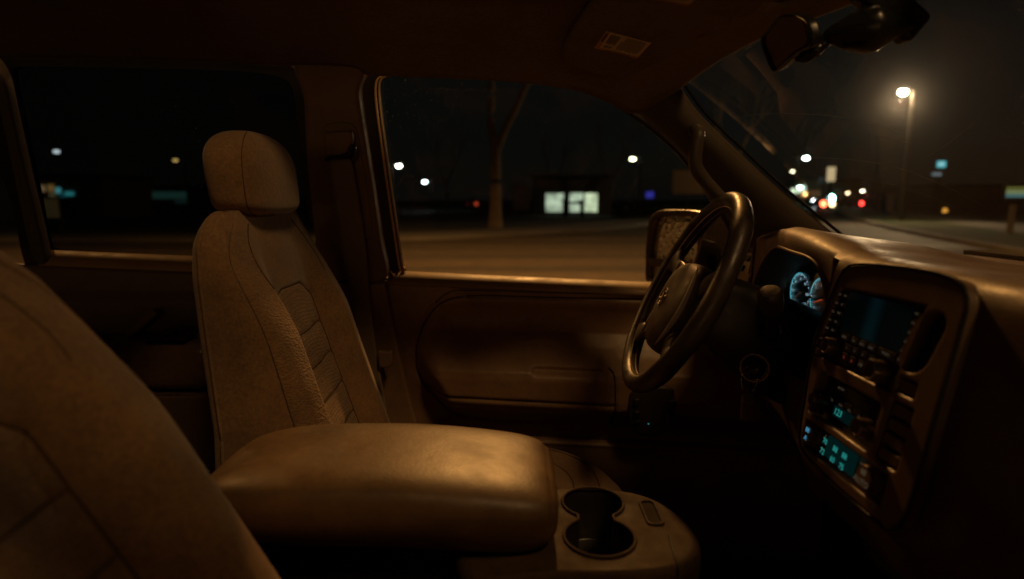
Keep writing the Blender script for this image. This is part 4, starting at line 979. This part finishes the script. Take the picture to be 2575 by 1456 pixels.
PAVE = surf('paving', (.12, .105, .09), .85, .2, .8, grain=8, bump=.3, bdist=.01, kind='noise')
KERB = surf('kerb stone', (.15, .135, .115), .85, .2, .6)
GRASS = surf('grass', (.05, .065, .025), .95, .5, 1.2, grain=25, bump=1, bdist=.05, kind='noise')
SOIL = surf('ground', (.045, .04, .03), 1, .4, .3)
struct(obj('ground', [(-500, -300, -.01), (700, -300, -.01), (700, 900, -.01), (-500, 900, -.01)], [(0, 1, 2, 3)], SOIL))
struct(obj('road', [(-200, -60, 0), (300, -60, 0), (420, 700, 0), (-200, 260, 0)], [(0, 1, 2, 3)], ASPH))
LK = spl([(-110, 25), (-60, 22.6), (-30, 21.2), (-12, 20.4), (-4.5, 20.6), (1.5, 25.5), (7.3, 33), (25, 70), (52, 127), (140, 300), (200, 420)], 120)
def offs(L, d):
    t = np.gradient(L, axis=0); t /= np.linalg.norm(t, axis=1)[:, None]; return np.stack([L[:, 0]-t[:, 1]*d, L[:, 1]+t[:, 0]*d], 1)
a, b, c = LK, offs(LK, .18), offs(LK, 3.2)
prism('kerb', [*map(tuple, a), *map(tuple, b[::-1])], -.005, .13, KERB)
prism('pavement', [*map(tuple, b), *map(tuple, c[::-1])], -.005, .125, PAVE)
prism('lawn', [*map(tuple, c), (150, 620), (-200, 620), (-200, 40)], -.005, .115, SOIL)
RK = spl([(2.5, -14), (8, 1.5), (13.2, 15.4), (20, 33), (38, 72), (62, 119), (150, 288)], 80)
R2 = spl([(10, -14), (13, 3), (20, 23.4), (32.5, 49), (45, 75), (66, 118), (153.5, 286)], 80)
a, b = RK, offs(RK, -.35); c, d = R2, offs(R2, -2.2)
prism('kerb', [*map(tuple, a), *map(tuple, b[::-1])], -.005, .14, KERB)
prism('grass_verge', [*map(tuple, b), *map(tuple, c[::-1])], -.005, .12, GRASS)
prism('pavement', [*map(tuple, c), *map(tuple, d[::-1])], -.005, .125, PAVE)
prism('lawn', [*map(tuple, d), (420, 260), (420, -14)], -.005, .115, SOIL)

POLE = surf('painted pole', (.06, .053, .043), .5, .15, 3, metal=.3)
HOUS = surf('lamp housing', (.10, .09, .08), .5, .1, 5)
def street_lamp(u, v, Y, rad, col, st, label, arm=(.9, 0), group=None, flat=.6, zb=0.12, pr=.07):
    p = atY(u, v, Y); g = thing('street_lamp', label, 'street lamp', (p.x+arm[0], p.y+arm[1], zb), group)
    top = Vector((p.x+arm[0], p.y+arm[1], p.z+.1))
    MB().tube([(top.x, top.y, zb), (top.x, top.y, top.z*.5), tuple(top)], lambda t: pr*(1.3-.5*t), seg=12).tube([top, top.lerp(Vector((p.x, p.y, p.z+.22)), .5)+Vector((0, 0, .06)), Vector((p.x, p.y, p.z+.2))], pr*.55, seg=8).build('pole', POLE, g, smooth=True)
    MB().lathe((p.x, p.y, p.z+.12), (0, 0, 1), [(rad*1.25, -.02), (rad*1.2, .05), (rad*.7, .14), (rad*.2, .18)], 18).build('lamp_head', HOUS, g, smooth=True)
    pr_ = [(rad*math.cos(a), rad*flat*math.sin(a)) for a in np.linspace(-math.pi/2, math.pi/2, 12)]
    MB().lathe((p.x, p.y, p.z), (0, 0, 1), pr_, 18).build('lamp_lens', glow('lamp glow', col, st, st > 100), g, smooth=True)
    return p
GL = 'street lamps along the street'
MAINP = street_lamp(2271, 232, 37.7, .22, (1, .72, .40), 480, 'tall street lamp with a dazzling warm lens seen through the windshield', (.72, .15), GL, .62, pr=.13)
street_lamp(1003, 417, 62, .28, (.93, 1, .86), 20, 'street lamp with a greenish white lens beside the front window frame', (-.8, 0), GL)
street_lamp(1068, 457, 78, .30, (.80, 1, .98), 16, 'cool white street lamp, lower of the two by the front window frame', (.8, 0), GL)
street_lamp(1591, 400, 60, .24, (1, .98, .60), 20, 'yellowish white street lamp beyond the front window, above the side mirror', (.8, 0), GL)
street_lamp(2027, 397, 75, .34, (.80, 1, .90), 24, 'bright white street lamp just right of the sloping windshield pillar', (-.9, .2), GL)
street_lamp(1993, 431, 96, .26, (1, .86, .55), 8, 'small beige street lamp touching the windshield pillar', (-.9, .2), GL)
street_lamp(2132, 485, 130, .34, (1, .72, .42), 10, 'low warm street lamp over the far road, left of a pair', (.9, .1), GL)
street_lamp(2169, 480, 118, .32, (1, .86, .60), 12, 'low cream street lamp over the far road, right of a pair', (.9, .1), GL)
street_lamp(2012, 470, 140, .5, (.70, 1, .80), 14, 'pale green lamp peeping past the windshield pillar, above an orange one', (.9, .1), GL)
street_lamp(2024, 488, 150, .42, (1, .55, .18), 10, 'orange lamp close to the windshield pillar, low over the far road', (.9, .1), GL)
street_lamp(2104, 486, 170, .40, (.5, 1, .8), 6, 'tiny green lamp behind the traffic light', (.9, .1), GL)
street_lamp(142, 381, 55, .26, (.72, .84, .86), 3.2, 'dim grey white street lamp in the rear window, left side', (-.9, 0), GL)
street_lamp(441, 403, 60, .24, (.95, .62, .18), 2.2, 'dim amber street lamp in the rear window, near the headrest', (.9, 0), GL)
street_lamp(170, 464, 60, .24, (1, .55, .16), 2.4, 'orange lamp just above the teal shop lights in the rear window', (.9, .5), GL)

# trees
BARK = surf('bark', (.24, .175, .115), .95, .3, 3, grain=9, bump=1, bdist=.05, stretch=(1, 1, .2), kind='noise')
def bare_tree(base, limbs, label, seed, r0=.26, twigs=True, dep=4):
    rr = random.Random(seed); g = thing('bare_tree', label, 'tree', base, 'bare trees along the pavement')
    tr = MB(); cr = MB(); base = Vector(base); L0 = [Vector(p) for p in limbs[0]]
    tr.tube(spl(L0, 20), lambda t: r0*(.35*(1-t)**8+1-.25*t), seg=14); tr.build('trunk', BARK, g, smooth=True)
    def grow(p, d, ln, r, k):
        q = p; pts = [p]
        for i in range(4): d = (d+Vector((rr.uniform(-.22, .22), rr.uniform(-.22, .22), rr.uniform(-.05, .2)))).normalized(); q = q+d*ln/4; pts.append(q)
        cr.tube(pts, lambda t: r*(1-.45*t), seg=7 if k > 1 else 4)
        if k > 0:
            for j in range(3 if k < 3 else 2):
                dd = (d+Vector((rr.uniform(-.8, .8), rr.uniform(-.8, .8), rr.uniform(-.1, .6)))).normalized(); grow(pts[rr.randint(2, 4)], dd, ln*rr.uniform(.55, .8), r*.55, k-1)
    for lm in limbs[1:]:
        P = [Vector(p) for p in lm[0]]; cr.tube(spl(P, 16), lambda t: lm[1]*(1-.4*t), seg=10)
        d = (P[-1]-P[-2]).normalized()
        for j in range(3): grow(P[-1].lerp(P[-2], .3*j), (d+Vector((rr.uniform(-.6, .6), rr.uniform(-.6, .6), .2))).normalized(), 2.0, lm[1]*.5, dep-1)
    cr.build('crown', BARK, g, smooth=True)
TY = 32.0; tp = lambda u, v: tuple(atY(u, v, TY))
tb = atZ(1245, 572, .12); TY = tb.y
bare_tree((tb.x, tb.y, .12), [[(tb.x, tb.y, .12), tp(1246, 470), tp(1245, 340)], ([tp(1246, 385), tp(1234, 310), tp(1236, 225), tp(1228, 120)], .20), ([tp(1245, 388), tp(1272, 320), tp(1302, 260), tp(1330, 190), tp(1345, 100)], .19)], 'forked bare tree lit brown in the middle of the front window', 3, .29)
for k, (u, Yt, h, lab) in enumerate([(1120, 60, 5, 'thin dark tree behind the two white lamps in the front window'), (1385, 75, 6, 'dark tree rising behind the lit kiosk'), (1530, 58, 5.5, 'dark tree left of the yellowish lamp beyond the front window'), (1840, 44, 6.5, 'pale trunk seen against the upper edge of the windshield pillar')]):
    x = atY(u, 500, Yt).x; B = Vector((x, Yt, .12)); T1 = B+Vector((rng.uniform(-.4, .4), 0, h*.55))
    bare_tree(tuple(B), [[tuple(B), tuple(B.lerp(T1, .5)+Vector((.1, 0, 0))), tuple(T1)], ([tuple(T1), tuple(T1+Vector((-.6, .3, 1.3))), tuple(T1+Vector((-1.0, .5, 3)))], .1), ([tuple(T1), tuple(T1+Vector((.6, -.3, 1.2))), tuple(T1+Vector((1.3, 0, 2.8)))], .1)], lab, 20+k, .16, dep=3)
LEAF = surf('shrub leaves', (.07, .09, .03), .8, .5, 2)
def bush(c, size, label, seed, n=900):
    r_ = np.random.default_rng(seed); mb = MB(); c = Vector(c)
    for i in range(n):
        d = Vector(r_.normal(size=3)); d.normalize(); p = c+Vector((d.x*size[0], d.y*size[1], abs(d.z)*size[2]))*(r_.uniform(.45, 1.0))*(.8+.3*math.sin(d.x*5)*math.cos(d.y*4))
        a, b = Vector(r_.normal(size=3))*.09, Vector(r_.normal(size=3))*.09; mb.add([p-a, p+b, p+a, p-b], [(0, 1, 2, 3)])
    o = obj('shrub', mb.v, mb.f, LEAF, smooth=False, base=tuple(c)); return tag(o, label, 'shrub', 'shrubs beyond the far kerb')
def gp2(u, v, z=.12): return atZ(u, v, z)
for k, (u, Yt, w, lab) in enumerate([(1590, 46, 1.6, 'low shrub left of the side mirror, beyond the kerb'), (1680, 48, 2.2, 'wide low shrub above the side mirror'), (1745, 50, 1.6, 'low shrub between the side mirror and the windshield pillar')]):
    x = atY(u, 500, Yt).x; bush((x, Yt, .12), (w, 1.0, .9), lab, k)

# lit kiosk across the road
WALLD = surf('dark render', (.10, .09, .08), .9, .2, .6); FRAME = surf('dark frame', (.02, .018, .016), .6)
WIN = glow_var('lit window', (.72, .86, .56), .95, 1.1); WIN2 = glow_var('lit window dim', (.66, .82, .60), .8, 1.3)
WIN.cycles.emission_sampling = WIN2.cycles.emission_sampling = 'FRONT'
KY = 52.0
def wall_rect(name, u0, u1, v0, v1, Y, th, mat, par):
    p0, p1 = atY(u0, v1, Y), atY(u1, v0, Y); return MB().box(((p0.x+p1.x)/2, Y+th/2, (p0.z+p1.z)/2), (p1.x-p0.x, th, p1.z-p0.z)).build(name, mat, par)
kx = atY(1437, 500, KY).x; ki = thing('kiosk', 'dark roadside kiosk with glowing pale green windows across the road', 'kiosk', (kx, KY+2, .12))
MB().box((kx, KY+2.2, 1.75), (6.4, 3.6, 3.3)).build('wall', WALLD, ki); MB().box((kx, KY+2.0, 3.48), (7.0, 4.4, .16)).build('roof', WALLD, ki)
for (u0, u1, v0, v1, mt) in [(1372, 1418, 486, 533, WIN2), (1432, 1466, 485, 507, WIN2), (1432, 1466, 513, 533, WIN2), (1469, 1503, 486, 533, WIN)]:
    w = wall_rect('window', u0-2, u1+2, v0-2, v1+2, KY+.38, .05, FRAME, ki); wall_rect('pane', u0, u1, v0, v1, KY+.35, .02, mt, w)
wall_rect('counter', 1366, 1560, 541, 549, KY+.1, .25, surf('pale counter', (.5, .48, .42), .7), ki)
for u0, u1, lab in ((1413, 1429, 'dark post in front of the kiosk windows, left of two'), (1457, 1469, 'dark post in front of the kiosk windows, right of two')):
    p = atY((u0+u1)/2, 561, KY-4); w = (u1-u0)/F*(KY-4)*.75; t = atY(0, 505, KY-4).z
    o = MB().box((0, 0, (t-.12)/2), (w, w, t-.12)).box((0, 0, t-.10), (w*1.4, w*1.4, .12)).build('bollard_post', FRAME, base=(0, 0, 0)); o.location = (p.x, KY-4, .12)
    tag(o, lab, 'post', 'posts in front of the kiosk')
def board(u0, u1, v0, v1, Y, mat, label, cat, nm='sign_board', post=True, text=None, th=.12, pw=.10, inner=None):
    p0, p1 = atY(u0, v1, Y), atY(u1, v0, Y); cx = (p0.x+p1.x)/2; g = thing(nm, label, cat, (cx, Y, .12))
    bx = MB().box((cx, Y+th/2, (p0.z+p1.z)/2), (p1.x-p0.x+.1, th, p1.z-p0.z+.1)).build('cabinet', FRAME, g, .02)
    MB().box((cx, Y-.012, (p0.z+p1.z)/2), (p1.x-p0.x, .02, p1.z-p0.z)).build('sign_face', mat, bx)
    if text: 
        m_ = MB(); m_.add(*text_vf(text, (p1.z-p0.z)*.7, (Vector((cx, Y-.026, (p0.z+p1.z)/2)), Vector((1, 0, 0)), Vector((0, 0, 1)), Vector((0, -1, 0))))); m_.build('lettering', text_m, bx)
    if post: MB().box((cx, Y+th/2, (p0.z-.05+.12)/2), (pw, pw, p0.z-.05-.12)).build('post', POLE, g)
    return g
text_m = glow('pale lettering', (.75, .92, .95), .9)
board(1290, 1332, 466, 528, 48, surf('brown board', (.30, .20, .15), .8), 'unlit brown board right of the forked tree', 'sign')
board(1690, 1775, 428, 488, 44, surf('rusty hoarding', (.42, .25, .12), .8), 'brown hoarding behind the side mirror and windshield pillar', 'hoarding', 'hoarding')
board(1624, 1644, 482, 498, 60, glow('blue sign', (.05, .05, .5), .55), 'small deep blue lit sign above the side mirror', 'sign', 'sign_board')
board(2078, 2102, 420, 456, 100, glow('beige sign', (.95, .72, .40), .62), 'tall upright beige lit sign over the far road', 'sign', 'sign_board', pw=.3)
board(2355, 2379, 405, 421, 58, glow('teal sign', (.10, .52, .60), .95), 'square teal lit sign on a post right of the tall lamp', 'sign', 'sign_board', text='88')
board(2343, 2368, 434, 442, 57, glow('grey sign', (.24, .30, .33), .5), 'small flat grey lit sign below the teal one', 'sign', 'sign_board')
board(2198, 2220, 458, 486, 70, surf('tan board', (.5, .36, .24), .8), 'dull tan board beside a pale post on the verge', 'sign', 'sign_board', pw=.2)
board(2058, 2082, 445, 462, 120, surf('grey board', (.35, .36, .42), .8), 'dull grey board left of the beige sign', 'sign', 'sign_board', pw=.2)
pz = atZ(2236, 532, .12); o = MB().box((0, 0, .9), (.45, .45, 1.8)).box((0, 0, 1.85), (.6, .6, .1)).build('gate_post', surf('pale post', (.45, .36, .27), .8)); o.location = (pz.x, pz.y, .12); tag(o, 'pale square post standing on the verge left of the tall lamp', 'post')
pz = atZ(2545, 588, .12); g = thing('sign_board', 'low pylon sign with green and yellow lit stripes at the far right', 'sign', (pz.x, pz.y, .12))
wS = 48/F*pz.y*1.1; zc = atY(2540, 485, pz.y).z
cb_ = MB().box((pz.x-.1, pz.y, zc-.05), (wS+.1, .2, .75)).build('cabinet', FRAME, g, .02)
for dz, cc, s_ in ((.17, (.35, .36, .08), .35), (.03, (.45, .55, .25), .5), (-.11, (.16, .36, .36), .5)): MB().box((pz.x-.1, pz.y-.11, zc+dz), (wS, .02, .10)).build('sign_stripe', glow('stripe', cc, s_), cb_)
MB().box((pz.x-.1, pz.y, (zc-.45)/2+.06), (.16, .16, zc-.45-.12)).build('post', surf('pale pole', (.4, .36, .3), .8), g)

# buildings
def shop(x, y, w, d, h, label, cat='building', mat=None, rot=0):
    g = thing('shop_building', label, cat, (x, y+d/2, .11)); MB().box((x, y+d/2, .11+h/2), (w, d, h)).build('wall', mat or WALLD, g); MB().box((x, y+d/2, .11+h+.12), (w+.4, d+.4, .24)).build('roof', FRAME, g); return g
SY = 44.0; sx0, sx1 = atY(48, 500, SY).x, atY(215, 500, SY).x; sh = shop((sx0+sx1)/2-1.2, SY, sx1-sx0+5, 6, 2.9, 'beige shop front with amber and teal lights in the rear window', mat=surf('beige shop wall', (.30, .24, .16), .9, .15, .6))
for u0, u1, v0, v1, cc, s_, nm in [(66, 84, 462, 482, (.55, .58, .42), .5, 'shop_light'), (88, 114, 464, 484, (.85, .55, .25), .42, 'shop_light'), (118, 136, 462, 484, (.80, .46, .12), .42, 'shop_light'), (137, 153, 470, 488, (.12, .62, .66), .9, 'neon_sign'), (160, 186, 480, 494, (.06, .50, .52), .8, 'neon_sign'), (146, 166, 488, 498, (.01, .20, .24), .5, 'neon_sign'), (120, 140, 484, 496, (.42, .36, .16), .35, 'shop_light')]:
    wall_rect(nm, u0+3, u1-3, v0+2, v1-2, SY-.12, .1, glow('shop glow', cc, s_), sh)
wall_rect('shop_window', 92, 148, 500, 566, SY-.04, .03, glow('shop interior', (.30, .19, .07), .16), sh)
wall_rect('doorway', 152, 190, 500, 566, SY-.04, .03, FRAME, sh)
s2 = shop(atY(440, 500, 62).x, 62, 9, 6, 2.5, 'dark low building with a dim green lit fascia in the rear window'); wall_rect('fascia_light', 384, 470, 482, 500, 61.85, .1, glow('fascia glow', (.06, .20, .15), .28), s2); wall_rect('shop_window', 440, 474, 502, 512, 61.9, .05, glow('window glow', (.05, .13, .11), .2), s2)
s3 = shop(54.5, 62, 22, 9, 2.6, 'long dark low building behind the verge on the right, an amber wall lamp on it'); p = atY(2376, 530, 61.9)
MB().lathe((p.x, 61.9, p.z), (0, -1, 0), [(.26, 0), (.24, .06), (.01, .12)], 18).build('wall_lamp', glow('amber wall lamp', (.85, .38, .05), 1.1), s3, smooth=True)
s4 = shop(atY(2060, 480, 150).x+3, 150, 14, 8, 6, 'brown building front at the end of the road, left of the traffic light', mat=surf('brown front', (.45, .30, .18), .9)); 
for u0, u1, v0, v1, cc, s_ in [(2004, 2026, 467, 481, (.55, .85, .70), 1.6), (1990, 2010, 474, 486, (.6, .75, .5), 1.6), (2016, 2030, 481, 493, (.95, .50, .16), 1.3), (2034, 2064, 478, 494, (.5, .28, .12), .12)]: wall_rect('shop_sign', u0, u1, v0, v1, 149.8, .15, glow('shop sign glow', cc, s_), s4)
# traffic light and cars down the road
p = atY(2090, 499, 105); tl = thing('traffic_light', 'traffic light shining blue green at the end of the road', 'traffic light', (p.x+.1, 105.2, 0.0))
MB().tube([(p.x+.1, 105.25, 0), (p.x+.1, 105.25, p.z+.9)], .09, seg=10).build('pole', POLE, tl, smooth=True); th_ = MB().box((p.x, 105.2, p.z+.35), (.42, .3, 1.25)).build('signal_head', FRAME, tl, .05)
MB().lathe((p.x, 105.04, p.z), (0, -1, 0), [(.62, 0), (.58, .05), (.01, .12)], 20).build('green_lens', glow('signal green', (.35, 1, .90), 40), th_, smooth=True)
for k in (1, 2): MB().lathe((p.x, 105.04, p.z+.40*k), (0, -1, 0), [(.14, 0), (.13, .04), (.01, .06)], 16).build('unlit_lens', BUTTON, th_, smooth=True)
CARP = surf('dark car paint', (.03, .03, .035), .3, .1, 3, spec=.6)
def car(u, v, Y, label, lamps, head=False):
    p = atY(u, v, Y); x0 = p.x; g = thing('car', label, 'car', (x0, Y+2.1, 0), 'cars far down the road')
    prof_ = [(0, .35), (0, .95), (.35, 1.02), (.95, 1.48), (2.4, 1.50), (3.2, 1.02), (4.3, .90), (4.35, .4)]
    rows = [[(x0+sx*(.86 if z < 1.1 else .68), Y+yy, z) for yy, z in prof_] for sx in (-1, -.96, .96, 1)]
    fix(obj('body', [q for r in rows for q in r], gridf(4, 8, True)+[tuple(range(8))[::-1], tuple(24+j for j in range(8))], CARP, g, smooth=False))
    for sx in (-1, 1):
        for yy in (.85, 3.5): MB().lathe((x0+sx*.80, Y+yy, .33), (sx, 0, 0), [(.2, -.02), (.33, -.02), (.33, .14), (.2, .15), (.01, .12)], 18).build('wheel', RUBBER, g, smooth=True)
    for dx, cc, s_, r_ in lamps: MB().lathe((x0+dx, Y-.01, .82), (0, -1, 0), [(r_, -.02), (r_*.95, .03), (.01, .06)], 16).build('headlight' if head else 'tail_light', glow('car lamp', cc, s_), g, smooth=True)
car(2081, 521, 86, 'dark car braking down the road, red and amber tail lights', [(-.62, (1, .10, .04), 16, .40), (.62, (.95, .55, .25), 8, .40)])
car(2156, 523, 96, 'dark car parked at the far kerb with a dull red tail light', [(.62, (.9, .04, .03), 8, .34), (-.62, (.3, .02, .01), .1, .2)])
car(2056, 509, 112, 'oncoming car with white headlights far down the road', [(-.45, (.92, .95, 1), 22, .70), (.62, (.95, .16, .10), 6, .45)], True)
car(1187, 522, 84, 'dark car beyond the tree with a faint red tail light', [(.0+.6, (.6, .06, .02), .8, .26), (-.6, (.3, .02, .01), .1, .2)])
car(300, 520, 70, 'dark car in the rear window with a faint red light', [(-.5, (.30, .10, .10), .30, .24), (.6, (.2, .02, .01), .1, .2)])

# ------------------------------------------------------------------ light
def lamp(name, kind, loc, P, col, target=None, size=.25, cone=None, blend=.5):
    l = bpy.data.lights.new(name, kind); l.energy = P; l.color = col; l.shadow_soft_size = size
    o = bpy.data.objects.new(name, l); COL.objects.link(o); o.location = loc
    if target is not None: o.rotation_euler = (Vector(target)-Vector(loc)).to_track_quat('-Z', 'Y').to_euler()
    if cone: l.spot_size = R(cone); l.spot_blend = blend
    return o
SOD = (1, .575, .225); AMB = (1, .46, .125)
lamp('sodium_lamp_light', 'SPOT', (2.6, -2.9, 7.4), 560, SOD, (-.1, .9, 1.1), .8, 100, .6)
lamp('roadside_lamp_light', 'SPOT', (1.0, 11.5, 9.0), 5000, AMB, (2, 11, 0), .4, 155, .7)
lamp('rear_lamp_light', 'SPOT', (-9.0, 10.0, 9.0), 2600, AMB, (-8, 10, 0), .4, 150, .7)
a_ = lamp('added_fill_light', 'AREA', (-3, -26, 1.45), 190, (1, .58, .24), (-3, 0, 1.45)); a_.data.shape = 'RECTANGLE'; a_.data.size = 14; a_.data.size_y = 2.6  # unseen soft fill, added to brighten faces turned to the passenger side
m = MAINP; lamp('tall_lamp_light', 'SPOT', (m.x-.05, m.y-.1, m.z-.55), 2600, (1, .66, .34), (m.x-6, m.y-14, 0), .3, 150, .6)
w = bpy.data.worlds.new('World'); SC.world = w; w.use_nodes = True; n = w.node_tree; n.nodes.clear()
sky = n.nodes.new('ShaderNodeTexSky'); sky.sky_type = 'NISHITA'; sky.sun_disc = False; sky.sun_elevation = R(-6); sky.sun_rotation = R(60)
bg = n.nodes.new('ShaderNodeBackground'); bg.inputs['Strength'].default_value = .05
b2 = n.nodes.new('ShaderNodeBackground'); b2.inputs['Color'].default_value = (.0027, .0028, .0023, 1); b2.inputs['Strength'].default_value = 1
ad = n.nodes.new('ShaderNodeAddShader'); wo = n.nodes.new('ShaderNodeOutputWorld')
n.links.new(sky.outputs[0], bg.inputs[0]); n.links.new(bg.outputs[0], ad.inputs[0]); n.links.new(b2.outputs[0], ad.inputs[1]); n.links.new(ad.outputs[0], wo.inputs[0])

vs_ = SC.view_settings; vs_.view_transform = 'Standard'; vs_.look = 'None'; vs_.gamma = 1; vs_.exposure = 0
SC.render.engine = 'CYCLES'; cy = SC.cycles
cy.use_denoising = True; cy.max_bounces = 8; cy.transparent_max_bounces = 24; cy.diffuse_bounces = 4; cy.glossy_bounces = 4; cy.volume_bounces = 1; cy.caustics_reflective = False; cy.caustics_refractive = False
cy.sample_clamp_indirect = 3
